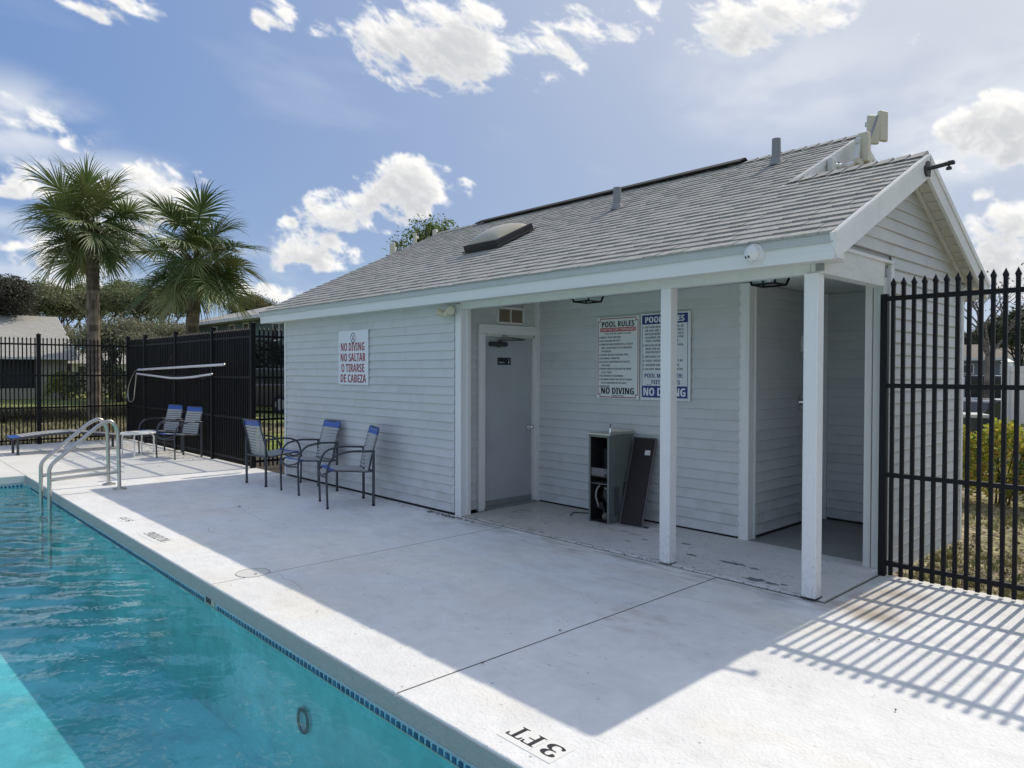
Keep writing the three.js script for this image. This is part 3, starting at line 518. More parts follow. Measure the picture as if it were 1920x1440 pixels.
for (const [x, z, h] of [[-5.43, -6.78, .24], [-3.74, -7.40, .26]]) {
  const y = roofY(z), t = cyl(.052, .046, h + .1, x, y + h / 2 - .03, z, 14), b = mesh3([[[x - .1, y + .022, z + .1], [x + .1, y + .022, z + .1], [x + .1, y + .022 + .2 * SL, z - .1], [x - .1, y + .022 + .2 * SL, z - .1]]]).translate(0, -.1 * SL, 0);
  put('vent_pipe', [t, b, cyl(.085, .054, .08, x, y + .03, z, 14)], M.lead, house);
}
// door in the side of the recess
{
  const dx = -6.05;
  put('door_frame', [rbox(.05, 1.98, .085, .004, dx + .022, .994, -5.145), rbox(.05, 1.98, .055, .004, dx + .022, .994, -6.01), rbox(.052, .10, .93, .004, dx + .022, 2.036, -5.567)], M.white, house);
  put('door_frame', [rbox(.03, 1.985, .03, .003, dx + .012, .995, -5.198), rbox(.03, 1.985, .03, .003, dx + .012, .995, -5.972), rbox(.03, .035, .80, .003, dx + .012, 1.972, -5.585), span(dx + .03, dx + .05, 1.952, 1.957, -5.9, -5.3)], M.whiteOld, house);
  const d = put('door', [span(dx - .04, dx - .002, .05, 1.955, -5.957, -5.213)], M.doorPaint, house);
  put('door_sweep', [rbox(.014, .075, .735, .003, dx + .006, .062, -5.585)], M.galv, d);
  put('door_knob', [cyl(.032, .032, .01).rotateZ(Math.PI / 2).translate(dx + .005, .905, -5.905), cyl(.011, .011, .05).rotateZ(Math.PI / 2).translate(dx + .03, .905, -5.905), clean(new THREE.SphereGeometry(.028, 20, 14).scale(.8, 1, 1).translate(dx + .06, .905, -5.905))], M.chrome, d);
  put('door_closer', [rbox(.05, .052, .27, .02, dx + .03, 1.868, -5.40), cyl(.022, .022, .03, dx + .03, 1.848, -5.40), cyl(.016, .016, .02, dx + .03, 1.905, -5.425), beam(V(dx + .03, 1.915, -5.43), V(dx + .055, 1.925, -5.79), .018, .009), beam(V(dx + .055, 1.925, -5.79), V(dx + .02, 1.955, -5.52), .018, .009), rbox(.03, .02, .09, .004, dx + .02, 1.96, -5.50)], M.dark, d);
  const plq = canvasTex(256, 96, (c, W, H) => { c.fillStyle = '#10161b'; c.fillRect(0, 0, W, H); c.fillStyle = '#c9d2d6'; c.font = 'bold 30px sans-serif'; c.textBaseline = 'middle'; c.fillText('Women', 20, 62); c.beginPath(); c.arc(214, 26, 8, 0, 7); c.fill(); c.beginPath(); c.moveTo(214, 34); c.lineTo(228, 66); c.lineTo(200, 66); c.fill(); c.fillRect(207, 64, 5, 20); c.fillRect(216, 64, 5, 20); });
  const pg = clean(new THREE.BoxGeometry(.006, .082, .2).translate(dx + .003, 1.676, -5.513)); { const p = pg.attributes.position, uv = pg.attributes.uv; for (let i = 0; i < p.count; i++) uv.setXY(i, (-5.413 - p.getZ(i)) / .2, (p.getY(i) - 1.635) / .082); }
  put('door_plaque', pg, std([.9, .9, .9], .4, { map: plq }), d);
  put('threshold', [rbox(.09, .03, .78, .006, dx + .03, .022, -5.585)], M.galv, house);
  // louvred vent above the door
  const v = put('wall_vent', [rbox(.03, .028, .42, .003, dx + .015, 2.286, -5.60), rbox(.03, .028, .42, .003, dx + .015, 2.112, -5.60), rbox(.03, .18, .028, .003, dx + .015, 2.20, -5.40), rbox(.03, .18, .028, .003, dx + .015, 2.20, -5.80), rbox(.026, .17, .012, .002, dx + .015, 2.20, -5.60)], M.whiteOld, house);
  const sg = box(.018, .003, .37).rotateZ(-.6), sm = std([.36, .29, .20], .6); for (let i = 0; i < 12; i++) { const o = put('slat', sg, sm, v); o.position.set(dx + .012, 2.125 + i * .0135, -5.60); }
}
// shower controls on the passage wall, half behind the post
put('soap_box', [rbox(.05, .16, .11, .008, -3.30, 1.85, -7.17), rbox(.02, .07, .06, .004, -3.27, 1.84, -7.17)], M.whiteOld, house);
put('shower_valve', [cyl(.085, .085, .015).rotateZ(Math.PI / 2).translate(-3.30, 1.255, -7.12), cyl(.035, .03, .06).rotateZ(Math.PI / 2).translate(-3.27, 1.255, -7.12), rbox(.02, .10, .022, .006, -3.245, 1.235, -7.12)], M.chrome, house);
// sealant and dark gap along the foot of the walls
put('wall_base_gap', [span(-10.05, -6.0, .0, .03, -4.815, -4.798), span(-6.0, -3.4, .0125, .03, -6.06, -6.042), span(-3.34, -3.31, .005, .03, -7.5, -6.1)], M.blackFlat, house);

// ---------------------------------------------------------------- signs
function signPlate(name, label, w, h, x, y, z, tex, group) {
  const g = clean(new THREE.BoxGeometry(w, h, .006)), p = g.attributes.position, uv = g.attributes.uv;
  for (let i = 0; i < p.count; i++) uv.setXY(i, .5 + p.getX(i) / w, .5 + p.getY(i) / h);
  const o = put(name, g, std([.93, .93, .93], .42, { map: tex })); o.userData = { label, category: 'sign' }; if (group) o.userData.group = group; o.position.set(x, y, z); return o;
}
const fitText = (c, t, x, y, size, width, font = 'bold', align = 'left') => { c.save(); c.font = `${font} ${size}px sans-serif`; c.textBaseline = 'alphabetic'; const m = c.measureText(t).width, k = width ? width / m : 1; c.translate(x, y); c.scale(k, 1); c.textAlign = align; c.fillText(t, 0, 0); c.restore(); };
signPlate('no_diving_sign', 'white NO DIVING sign in red Spanish and English capitals on the siding', .735, .70, -8.13, 1.735, -4.775, canvasTex(768, 730, (c, W, H) => {
  c.fillStyle = '#e9ecef'; c.fillRect(0, 0, W, H);
  c.strokeStyle = '#272a33'; c.lineWidth = 11; c.beginPath(); c.ellipse(W * .5, H * .135, W * .075, H * .085, 0, 0, 7); c.stroke();
  c.strokeStyle = '#272a33'; c.lineWidth = 9; c.lineCap = 'round'; c.beginPath(); c.moveTo(W * .535, H * .185); c.lineTo(W * .49, H * .14); c.lineTo(W * .53, H * .09); c.moveTo(W * .49, H * .14); c.lineTo(W * .465, H * .19); c.stroke();
  c.strokeStyle = '#8d2a35'; c.lineWidth = 9; c.beginPath(); c.moveTo(W * .45, H * .08); c.lineTo(W * .55, H * .19); c.stroke();
  c.fillStyle = '#8f1f2d';
  const L = [['NO DIVING', .07, .82], ['NO SALTAR', .06, .85], ['O TIRARSE', .09, .79], ['DE CABEZA', .06, .87]];
  L.forEach(([t, x, w], i) => { const y = H * (.375 + i * .195); for (const dx of [-2, 0, 2]) fitText(c, t, W * x + dx, y, 150, W * w); });
}));
signPlate('pool_rules_sign', 'white pool rules sign with red border and black lettering, beside the blue one', .572, .878, -4.806, 1.708, -6.022, canvasTex(1024, 1572, (c, W, H) => {
  c.fillStyle = '#e3e6e5'; c.fillRect(0, 0, W, H); c.strokeStyle = '#a33a44'; c.lineWidth = 17; const a = 30, b = 84;
  c.beginPath(); for (const [x, y] of [[b, a], [W - b, a], [W - b, b], [W - a, b], [W - a, H - b], [W - b, H - b], [W - b, H - a], [b, H - a], [b, H - b], [a, H - b], [a, b], [b, b]]) c.lineTo(x, y); c.closePath(); c.stroke();
  c.fillStyle = '#15171b'; for (const d of [-3, 0, 3]) fitText(c, 'POOL RULES', 112 + d, 190, 148, W - 224);
  c.fillStyle = '#b5323c'; c.fillRect(84, 206, W - 168, 76); c.fillStyle = '#e8d9d9'; fitText(c, 'HAMPTON PARK TOWNHOMES', 100, 266, 62, W - 200);
  c.fillStyle = '#23262b'; fitText(c, 'POOL HOURS: DAWN TO DUSK', 190, 338, 50, W - 380);
  const L = [[1, 'SWIM AT YOUR OWN RISK', .56], [1, 'NO LIFEGUARD ON DUTY', .54], [1, 'HAMPTON PARK RESIDENTS & 2 GUESTS', .885], [0, 'ONLY. GUEST MUST BE ACCOMPANIED', .83], [0, 'BY RESIDENT', .28], [1, 'SHOWER BEFORE ENTERING POOL', .77], [1, 'NO ANIMALS PERMITTED', .53], [1, 'NO GLASS CONTAINERS OR FOOD IN', .8], [0, 'POOL AREA', .24], [1, 'PROPER SWIM ATTIRE MUST BE WORN', .84], [0, 'AT ALL TIMES', .28], [1, 'NO HORSEPLAY OR RUNNING', .63], [1, 'CHILDREN UNDER THE AGE OF 16 MUST', .87], [0, 'BE ACCOMPANIED BY AN ADULT', .69], [1, 'NO ALCOHOL', .27]];
  L.forEach(([d, t, w], i) => { const y = 408 + i * 67.5; if (d) { c.beginPath(); c.arc(66, y - 17, 11, 0, 7); c.fill(); } for (const q of [0, 1.5]) fitText(c, t, (d ? 88 : 116) + q, y, 50, (W - 130) * w); });
  c.fillStyle = '#15171b'; for (const d of [-4, -1, 2, 5]) fitText(c, 'NO DIVING', 100 + d, 1480, 168, W - 210);
  fitText(c, 'CAPACITY-26', 370, 1530, 46, 290);
}));
signPlate('pool_rules_sign', 'white pool rules sign with blue headings, partly behind the porch post', .60, .886, -4.203, 1.712, -6.020, canvasTex(1024, 1512, (c, W, H) => {
  c.fillStyle = '#dfe3e4'; c.fillRect(0, 0, W, H); c.strokeStyle = '#222f72'; c.lineWidth = 9; c.strokeRect(36, 30, W - 92, H - 80);
  c.fillStyle = '#24307a'; c.beginPath(); c.roundRect(36, 28, W - 92, 160, 24); c.fill(); c.beginPath(); c.roundRect(36, H - 250, W - 92, 200, 24); c.fill();
  c.fillStyle = '#e9ecee'; for (const d of [-3, 0, 3]) { fitText(c, 'POOL RULES', 90 + d, 158, 138, W - 210); fitText(c, 'NO DIVING', 56 + d, H - 78, 190, W - 140); }
  c.fillStyle = '#2c3350'; const L = ['1. NO FOOD OR BEVERAGES IN POOL OR', '    ON POOL WET DECK. COMMERCIALLY', '    BOTTLED WATER IN PLASTIC BOTTLES IS', '    ALLOWED ON THE WET DECK FOR', '    POOL PATRON HYDRATION.', '2. NO GLASS OR ANIMALS IN FENCED POOL', '    AREA (OR 50 FEET FROM', '    UNFENCED POOL).', '3. BATHING LOAD:', '4. POOL HOURS:                    P.M.', '5. SHOWER BEFORE ENTERING.', '6. DO NOT SWALLOW POOL WATER.'];
  const ys = [258, 318, 378, 438, 498, 574, 634, 694, 772, 842, 918, 988]; L.forEach((t, i) => { for (const q of [0, 1.5]) fitText(c, t, 52 + q, ys[i], 52, t.length > 28 ? W - 190 : 0); });
  c.fillStyle = '#243078'; for (const d of [0, 3]) { fitText(c, 'POOL MAX DEPTH:', 84 + d, 1120, 100, W - 230); fitText(c, '___FEET___INCHES', 130 + d, 1232, 100, W - 330); }
}));

// ---------------------------------------------------------------- fences
const pickG = merge([box(.0165, 2.20, .0165, 0, 1.10, 0), clean(new THREE.CylinderGeometry(.0145, .0125, .014, 4).rotateY(Math.PI / 4).translate(0, 2.207, 0)), clean(new THREE.ConeGeometry(.0165, .05, 4).rotateY(Math.PI / 4).translate(0, 2.239, 0))]);
function fence(label, a, b, posts, opt = {}) {                       // a -> b at ground, posts at distances
  const d = b.clone().sub(a), L = d.length(), f = thing('picket_fence', label, 'fence', [a.x, a.y, a.z], Math.atan2(-d.z, d.x));
  for (const h of [.10, .776, 1.455, 2.117]) { const o = put('rail', [box(L, .034, .034)], M.black, f); o.position.set(L / 2, h, 0); }
  const r = rng(Math.round(L * 100)), s = opt.step ?? .0725;
  for (let x = opt.from ?? .06; x < L - .02; x += s) {
    if (posts.some((p) => Math.abs(p - x) < .052)) continue;
    const o = put('picket', pickG, M.black, f); o.position.set(x, .012, 0); o.rotation.set((r() - .5) * .004, (r() - .5) * .06, (r() - .5) * .004); o.scale.set(opt.w ?? 1.35, 1, opt.w ?? 1.35);
  }
  for (const p of posts) { const o = put('post', [rbox(opt.post ?? .075, 2.36, opt.post ?? .075, .005, 0, 1.15, 0), rbox(.09, .022, .09, .006, 0, 2.325, 0), cyl(.03, .004, .03, 0, 2.345, 0, 4)], M.black, f); o.position.set(p, 0, 0); }
  return f;
}
{
  const f = thing('picket_fence', 'black picket fence gate section beside the gable end wall', 'fence', [-2.06, 0, -5.80]);
  for (const h of [.10, .776, 1.455, 2.117]) put('rail', [box(2.7, .034, .036, 1.38, h, 0)], M.black, f);
  for (let i = 0; i < 36; i++) { const o = put('picket', pickG, M.black, f); o.position.set(.072 + i * .0716, .012, 0); o.scale.set(1.56, 1, 1.56); o.rotation.y = (i * 7 % 5 - 2) * .01; }
  put('post', rbox(.05, 2.155, .05, .004, .012, 1.075, 0), M.black, f); put('post', rbox(.05, 2.1, .05, .004, 2.72, 1.05, 0), M.black, f);
}
fence('black picket fence behind the seats, seen almost edge on', V(-11.22, 0, -4.76), V(-17.93, 0, -4.70), [0, 1.66, 3.55, 5.45, 6.71], { step: .0735 });
fence('black picket fence at the far end of the deck before the lawn', V(-17.93, 0, -4.70), V(-17.88, 0, 5.6), [1.73, 3.6, 5.47, 7.34, 9.2], { step: .0737, from: .1 });
fence('short run of black picket fence between deck corner and pool house', V(-11.22, 0, -4.80), V(-11.22, 0, -9.6), [1.9, 3.8], { step: .0725, from: .08 });

// ---------------------------------------------------------------- chairs
const chairM = { tube: std([.055, .062, .075], .38, { metalness: .25 }), grey: std([.42, .43, .43], .5, { map: rep(grime, .5) }), blue: std([.035, .115, .46], .45, { map: rep(grime, .5) }) };
function makeChair(label, at, turn, group) {
  const t = thing('strap_chair', label, 'chair', at, turn, group), W = .265;
  for (const s of [-1, 1]) {
    put('armrest', pipe([[s * W, 0, .26], [s * W, .42, .275], [s * (W + .012), .60, .21], [s * (W + .03), .648, .02], [s * W, .632, -.275]], .0125, .14, 10), chairM.tube, t);
    put('leg', [pipe([[s * W, 0, -.262], [s * W, .632, -.262]], .0165, .02, 10), cyl(.021, .021, .012, s * W, .632, -.262)], chairM.tube, t);
    for (const z of [.26, -.262]) put('foot_cap', cyl(z > 0 ? .0145 : .0185, z > 0 ? .0145 : .0185, .02, s * W, .01, z, 12), M.blackFlat, t);
  }
  put('seat_frame', [pipe([[-W, .405, -.255], [-.235, .395, -.20], [-.235, .432, .22], [-.235, .395, .285], [0, .352, .295], [.235, .395, .285], [.235, .432, .22], [.235, .395, -.20], [W, .405, -.255]], .0115, .06, 8), pipe([[-W, .40, -.262], [W, .40, -.262]], .0115, .02, 8), pipe([[-W, .36, .27], [0, .335, .285], [W, .36, .27]], .01, .2, 8)], chairM.tube, t);
  put('back_frame', pipe([[-.225, .39, -.215], [-.222, .56, -.248], [-.215, .895, -.338], [.215, .895, -.338], [.222, .56, -.248], [.225, .39, -.215]], .0115, .035, 8), chairM.tube, t);
  const bz = (y) => y < .56 ? lerp(-.215, -.248, (y - .39) / .17) : lerp(-.248, -.338, (y - .56) / .335);
  const strap = (y, h, m) => { const g = new THREE.BoxGeometry(.462, h, .006, 10, 1, 1), p = g.attributes.position; for (let i = 0; i < p.count; i++) { const u = p.getX(i) / .231; p.setZ(i, p.getZ(i) + .014 * (u * u) - .012 + (Math.abs(u) > .95 ? -.012 : 0)); } g.computeVertexNormals(); const o = put('strap', muv(clean(g)), m, t); o.position.set(0, y, bz(y) + .014); o.rotation.x = -Math.atan2(bz(y - .02) - bz(y + .02), .04); return o; };
  for (let i = 0; i < 10; i++) strap(.435 + i * .0405, .0335, chairM.grey);
  strap(.842, .045, chairM.blue); strap(.884, .034, chairM.blue);
  const seat = (z, d, m) => { const g = new THREE.BoxGeometry(.49, .006, d, 10, 1, 1), p = g.attributes.position; for (let i = 0; i < p.count; i++) { const u = p.getX(i) / .245; p.setY(i, p.getY(i) - .016 * (1 - u * u) + (Math.abs(u) > .95 ? -.012 : 0)); } g.computeVertexNormals(); const o = put('seat_strap', muv(clean(g)), m, t); o.position.set(0, lerp(.412, .448, (z + .2) / .42), z); o.rotation.x = -.085; };
  for (let i = 0; i < 9; i++) seat(-.185 + i * .0425, .039, chairM.grey);
  seat(.199, .042, chairM.blue); seat(.238, .032, chairM.blue);
  return t;
}
const CH = 'blue and grey strap chairs on the deck', c0 = makeChair('strap chair with blue and grey straps, nearest the door along the wall', [-7.45, 0, -4.28], -.33, CH);
function chair(label, x, z, turn) { const r = c0.clone(); r.name = numbered('strap_chair'); r.position.set(x, 0, z); r.rotation.y = turn; r.userData = { label, category: 'chair', group: CH }; scene.add(r); return r; }
chair('strap chair facing the pool, in the middle of the three by the wall', -8.58, -4.385, -.03);
chair('strap chair turned with its back to the pool, by the house corner', -9.53, -4.34, Math.PI + .08);
chair('strap chair in the sun by the black fence, farther from the table', -13.50, -4.37, .28);
chair('strap chair in the sun by the black fence, next to the white table', -14.52, -4.36, .30);

// white side table
{
  const t = thing('side_table', 'small round white metal side table in the sun by the fence', 'table', [-14.2, 0, -3.88]), m = std([.80, .80, .76], .4);
  put('table_top', [cyl(.285, .285, .018, 0, .43, 0, 40), clean(new THREE.TorusGeometry(.283, .017, 8, 44).rotateX(Math.PI / 2).translate(0, .425, 0))], m, t);
  for (let i = 0; i < 4; i++) { const a = i * Math.PI / 2 + .5, c = Math.cos(a), s = Math.sin(a); put('leg', pipe([[c * .14, .408, s * .14], [c * .235, .405, s * .235], [c * .262, .36, s * .262], [c * .262, 0, s * .262]], .0125, .04, 8), m, t); }
}
// chaise lounge, its sling arched
{
  const t = thing('chaise_lounge', 'low grey chaise lounge with arched sling, at the far end of the deck', 'lounge', [-16.05, 0, -3.2]), n = 26, f = [], prof = (z) => .30 + .075 * Math.sin((z + 1.02) / 2.04 * Math.PI) - .08 * sstep(.2, -1, z);
  for (const s of [-1, 1]) put('side_rail', tube(Array.from({ length: 9 }, (_, i) => { const z = 1.02 - i * .255; return [s * .30, prof(z), z]; }), .024, 30, 8), chairM.tube, t);
  for (let i = 0; i < n; i++) { const z = .99 - i * 2.0 / n, o = put('strap', box(.63, .006, .064), i < 2 ? chairM.blue : chairM.grey, t); o.position.set(0, prof(z) + .022, z); o.rotation.x = Math.atan2(prof(z - .04) - prof(z + .04), .08); }
  for (const [x, z] of [[-.27, .92], [.27, .92], [-.27, -.78], [.27, -.78]]) put('leg', rbox(.04, prof(z), .04, .004, x, prof(z) / 2, z), chairM.tube, t);
  put('end_bar', [pipe([[-.3, prof(1.02), 1.02], [.3, prof(1.02), 1.02]], .024, .02), pipe([[-.3, prof(-1.02), -1.02], [.3, prof(-1.02), -1.02]], .02, .02)], chairM.tube, t);
}
// pool handrail
{
  const t = thing('pool_handrail', 'pair of bent stainless steel pool ladder handrails at the pool edge', 'handrail', [-10.61, 0, 0]);
  for (const s of [-1, 1]) {
    const x = s * .262;
    put('rail', pipe([[x, 0, -2.60], [x, .79, -2.585], [x, .92, -2.50], [x, .86, -2.37], [x, .37, -1.815], [x, .2, -1.815], [x, -.9, -1.815]], .0235, .13, 14), M.steel, t);
    put('cross_rail', pipe([[x, .235, -2.595], [x, .20, -1.82]], .0225, .02, 12), M.steel, t);
    put('flange', [cyl(.085, .078, .014, x, .009, -2.60, 30), cyl(.04, .034, .02, x, .022, -2.6, 24)], M.steel, t);
  }
  for (const y of [-.34, -.62]) put('step', rbox(.50, .03, .09, .01, 0, y, -1.83), M.steel, t);
}
// rescue hook and a bent pole hung on the fence
{
  const t = thing('rescue_hook', 'long straight white pole with a looped hook hung on the black fence', 'rescue hook', [0, 0, -4.655]), m = std([.74, .74, .76], .35, { metalness: .2 });
  put('pole', pipe([[-17.05, 1.585, -.015], [-12.03, 1.668, .035]], .022, .02, 10), m, t);
  put('hook', tube([[-17.05, 1.585, -.01], [-17.3, 1.52, .0], [-17.62, 1.25, .02], [-17.68, 1.0, .03], [-17.52, .87, .03], [-17.25, .93, .03], [-17.18, 1.15, .02], [-17.14, 1.48, 0]], .0125, 60, 8), M.steel, t);
  put('bracket', [rbox(.03, .05, .09, .004, -13.1, 1.63, -.02), rbox(.03, .05, .09, .004, -16.2, 1.58, -.03)], M.dark, t);
  const p = thing('pool_pole', 'sagging white pole hung below the rescue hook on the black fence', 'pole', [0, 0, -4.65]);
  put('shaft', pipe([[-17.08, 1.50, 0], [-14.62, 1.415, .03], [-13.7, 1.44, .03], [-12.62, 1.505, .02]], .019, .4, 10), m, p);
  put('grip', pipe([[-13.6, 1.443, .03], [-13.2, 1.468, .028]], .021, .02, 10), m, p);
  put('bracket', rbox(.03, .05, .08, .004, -13.1, 1.44, -.02), M.dark, p);
}
// ---------------------------------------------------------------- things on the house
{
  const t = thing('security_camera', 'white dome security camera on the eave board over the porch', 'security camera', [-2.47, 2.372, -4.595]); t.scale.setScalar(.86);
  put('base', clean(new THREE.CylinderGeometry(.078, .084, .034, 36).rotateX(Math.PI / 2).translate(0, 0, .012)), M.white, t);
  put('dome', clean(new THREE.SphereGeometry(.064, 36, 24).scale(1, 1, .9).translate(-.004, -.004, .045)), M.white, t);
  put('lens', [clean(new THREE.SphereGeometry(.0135, 16, 12).scale(.75, 1.1, .5).translate(-.030, -.030, .088)), clean(new THREE.SphereGeometry(.0135, 16, 12).scale(.75, 1.1, .5).translate(-.004, -.028, .094))], M.dark, t);
}
{
  const t = thing('flood_light', 'old cream twin flood light under the eave beside the corner trim', 'light', [-6.08, 2.19, -4.765]), m = std([.62, .58, .40], .5, { map: rep(grime, .3) });
  t.scale.setScalar(.72); put('base', [cyl(.055, .055, .03).rotateX(Math.PI / 2), rbox(.12, .05, .05, .01, 0, .03, .03)], m, t);
  put('motion_sensor', [rbox(.085, .085, .09, .025, .0, -.02, .075)], m, t);
  for (const s of [-1, 1]) put('lamp_head', [clean(new THREE.CylinderGeometry(.065, .034, .13, 22).rotateX(Math.PI / 2 - .35).rotateY(s * .7).translate(s * .12, -.005, .09)), cyl(.018, .018, .07).rotateZ(Math.PI / 2).translate(s * .075, .02, .04)], m, t);
}
function lantern(label, x, z) {
  const t = thing('porch_lantern', label, 'ceiling light', [x, 2.388, z], 0), b = .095, w = .128, h = .14;
  put('canopy', [rbox(.30, .02, .30, .004, 0, -.01, 0)], M.black, t);
  const c = [[-1, -1], [1, -1], [1, 1], [-1, 1]];
  put('frame', c.flatMap(([sx, sz], i) => { const [nx, nz] = c[(i + 1) % 4]; return [beam(V(sx * w, -.02, sz * w), V(sx * b, -h, sz * b), .014, .014, V(1, 0, 0)), beam(V(sx * b, -h, sz * b), V(nx * b, -h, nz * b), .014, .014)]; }), M.black, t);
  put('pane', c.map(([sx, sz], i) => { const [nx, nz] = c[(i + 1) % 4]; return mesh3([[[sx * w, -.02, sz * w], [nx * w, -.02, nz * w], [nx * b, -h, nz * b], [sx * b, -h, sz * b]]]); }), M.glass, t);
  put('bulb', [clean(new THREE.SphereGeometry(.024, 14, 12).scale(1, 1.4, 1).translate(0, -.085, 0)), cyl(.014, .014, .05, 0, -.04, 0)], M.white, t);
}
lantern('black ceiling lantern on the porch, between the door and the first post', -4.66, -5.36);
lantern('black ceiling lantern on the porch, beside the corner post', -2.76, -5.36);
// drinking fountain with its front off, and the cover beside it
{
  const t = thing('drinking_fountain', 'grey floor standing drinking fountain with its front cover off', 'drinking fountain', [-4.72, .012, -5.80]), m = std([.19, .215, .205], .42, { metalness: .3, map: rep(grime, .7) }), w = .27, d = .37, h = .90;
  const R = put('side_panel', [rbox(.012, h, d, .003, w / 2 - .006, h / 2, 0)], m, t), L = put('side_panel', [rbox(.012, h, d, .003, -w / 2 + .006, h / 2, 0)], m, t); put('added_dark_lining', [box(.004, h - .03, d - .02, w / 2 - .015, h / 2, 0), box(.004, h - .03, d - .02, -w / 2 + .015, h / 2, 0), box(w - .03, .004, d - .02, 0, .012, 0), box(w - .03, .004, d - .02, 0, h - .01, 0)], M.blackFlat, t); put('back_panel', box(w - .03, h, .012, 0, h / 2, -d / 2 + .01), M.dark, t);  // thin black plates added inside only to darken the open cabinet
  put('front_frame', [rbox(.022, h - .02, .012, .003, -w / 2 + .012, h / 2, d / 2 - .004), rbox(.022, h - .02, .012, .003, w / 2 - .012, h / 2, d / 2 - .004), rbox(w, .02, .012, .003, 0, h - .014, d / 2 - .004)], m, t);
  const sg = rbox(.006, .006, .085, .002), ds = M.blackFlat; for (let i = 0; i < 22; i++) for (const z of [-.085, .06]) { if (z < 0 && i > 15) continue; const o = put('louvre', sg, ds, R); o.position.set(w / 2 - .001, .08 + (z < 0 ? .12 : 0) + i * .0135, z); }
  put('basin', [rbox(w + .03, .022, d + .02, .006, 0, h + .008, 0), rbox(w + .03, .03, .02, .006, 0, h + .025, -d / 2), rbox(.02, .022, d, .006, w / 2 + .005, h + .024, 0)], M.steel, t);
  put('bubbler', [cyl(.017, .014, .055, .105, h + .045, .13), cyl(.022, .02, .016, .105, h + .024, .13), beam(V(.105, h + .07, .13), V(.09, h + .11, .10), .016, .016, V(0, 0, 1))], M.chrome, t);
  put('shelf', [rbox(w - .03, .085, .01, .002, 0, .515, d / 2 - .02), box(w - .03, .01, d - .03, 0, .475, 0), box(w - .03, .008, d - .03, 0, .395, -.01)], std([.17, .17, .165], .5, { metalness: .3 }), t);
  put('water_tank', [cyl(.085, .085, .26, -.01, .62, -.03, 22), tube([[.05, .86, .05], [.075, .8, .1], [.078, .7, .11], [.07, .58, .12]], .008, 24), tube([[-.02, .86, .05], [.05, .82, .08], [.062, .72, .09], [.02, .56, .1]], .006, 24)], M.blackFlat, t);
  put('compressor', [clean(new THREE.SphereGeometry(.095, 24, 18).scale(1, 1, .8).translate(.02, .27, .02)), cyl(.012, .012, .1, 0, .1, .08).rotateZ(.1)], std([.035, .04, .042], .5), t);
  put('copper_tube', [tube([[-.05, .37, .1], [-.075, .33, .12], [-.08, .25, .13], [-.06, .17, .12], [-.06, .13, .1]], .012, 30), tube([[.03, .36, .12], [.05, .345, .13], [.07, .36, .12]], .011, 16)], std([.26, .26, .25], .45, { metalness: .3 }), t);
  put('label_plate', [box(.10, .07, .003, -.045, .165, .12), box(.03, .035, .003, .085, .50, d / 2 - .013), box(.03, .02, .003, .09, .54, d / 2 - .013)], std([.34, .34, .34], .6, { map: canvasTex(64, 64, (c) => { c.fillStyle = '#15171a'; c.fillRect(0, 0, 64, 64); c.fillStyle = '#9a9fa3'; for (let i = 0; i < 7; i++) c.fillRect(4, 5 + i * 8, 20 + (i * 29 % 34), 3); }) }), t);
  put('float_ball', clean(new THREE.SphereGeometry(.042, 20, 16).translate(.03, .055, .1)), std([.15, .13, .10], .6), t);
  put('drain_pipe', pipe([[-.13, .06, .08], [-.34, .045, .12], [-.40, .04, .13], [-.42, .005, .15]], .0075, .03, 8), M.dark, t);
}
{
  const t = thing('cover_panel', 'dark brown metal cover panel leaning on the siding next to the fountain', 'panel', [-4.395, .014, -5.735]); t.rotation.set(-.295, .06, .022);
  const m = std([.018, .012, .0125], .68, { map: rep(grime, .5), bumpMap: rep(fine, .3), bumpScale: .0006 });
  put('sheet', rbox(.265, .90, .012, .003, 0, .455, 0), m, t);
  put('flange', [rbox(.012, .90, .02, .003, .132, .455, .006), rbox(.265, .012, .02, .003, 0, .90, .006), rbox(.012, .90, .02, .003, -.132, .455, .006)], std([.12, .11, .11], .4, { metalness: .5 }), t);
  put('sticker', box(.062, .05, .002, .055, .75, .0072), std([.62, .62, .60], .6), t);
  put('screw', [[-.09, .86], [.07, .85], [.11, .84], [.08, .79], [.1, .66]].map(([x, y]) => cyl(.006, .006, .004).rotateX(Math.PI / 2).translate(x, y, .008)), M.blackFlat, t);
  put('foot', rbox(.03, .016, .05, .003, .165, .008, -.02), M.dark, t);
}
// bracket on the bargeboard peak, antennas on the main gable and beyond the far one
{
  const t = thing('camera_bracket', 'empty dark bracket arm on the peak of the gable', 'bracket', [XR + .02, 3.175, -6.29]);
  put('flange', clean(new THREE.CylinderGeometry(.062, .062, .016, 24).rotateZ(Math.PI / 2)), M.dark, t);
  put('arm', pipe([[0, 0, 0], [.07, .012, -.03], [.14, .028, -.06]], .017, .02, 10), M.dark, t);
  put('head', [rbox(.045, .03, .045, .008, .15, .03, -.065), cyl(.022, .018, .02, .135, -.012, -.058), cyl(.008, .008, .03, .135, .005, -.058)], M.dark, t);
}
function panelAntenna(label, at, turn, h = .31, w = .115) {
  const t = thing('panel_antenna', label, 'antenna', at, turn, 'cream antennas on the roof');
  put('housing', rbox(w, h, .045, .012, 0, 0, .02), M.cream, t); put('mount', [rbox(.05, .05, .09, .006, 0, .09, -.05), rbox(.05, .05, .09, .006, 0, -.08, -.05)], M.whiteOld, t); return t;
}
panelAntenna('cream panel antenna at the gable peak, the nearer of the two', [-2.95, 4.11, -7.93], .9, .30, .12);
panelAntenna('cream panel antenna at the gable peak, the taller one behind', [-2.93, 4.19, -8.13], 1.25, .32, .12);
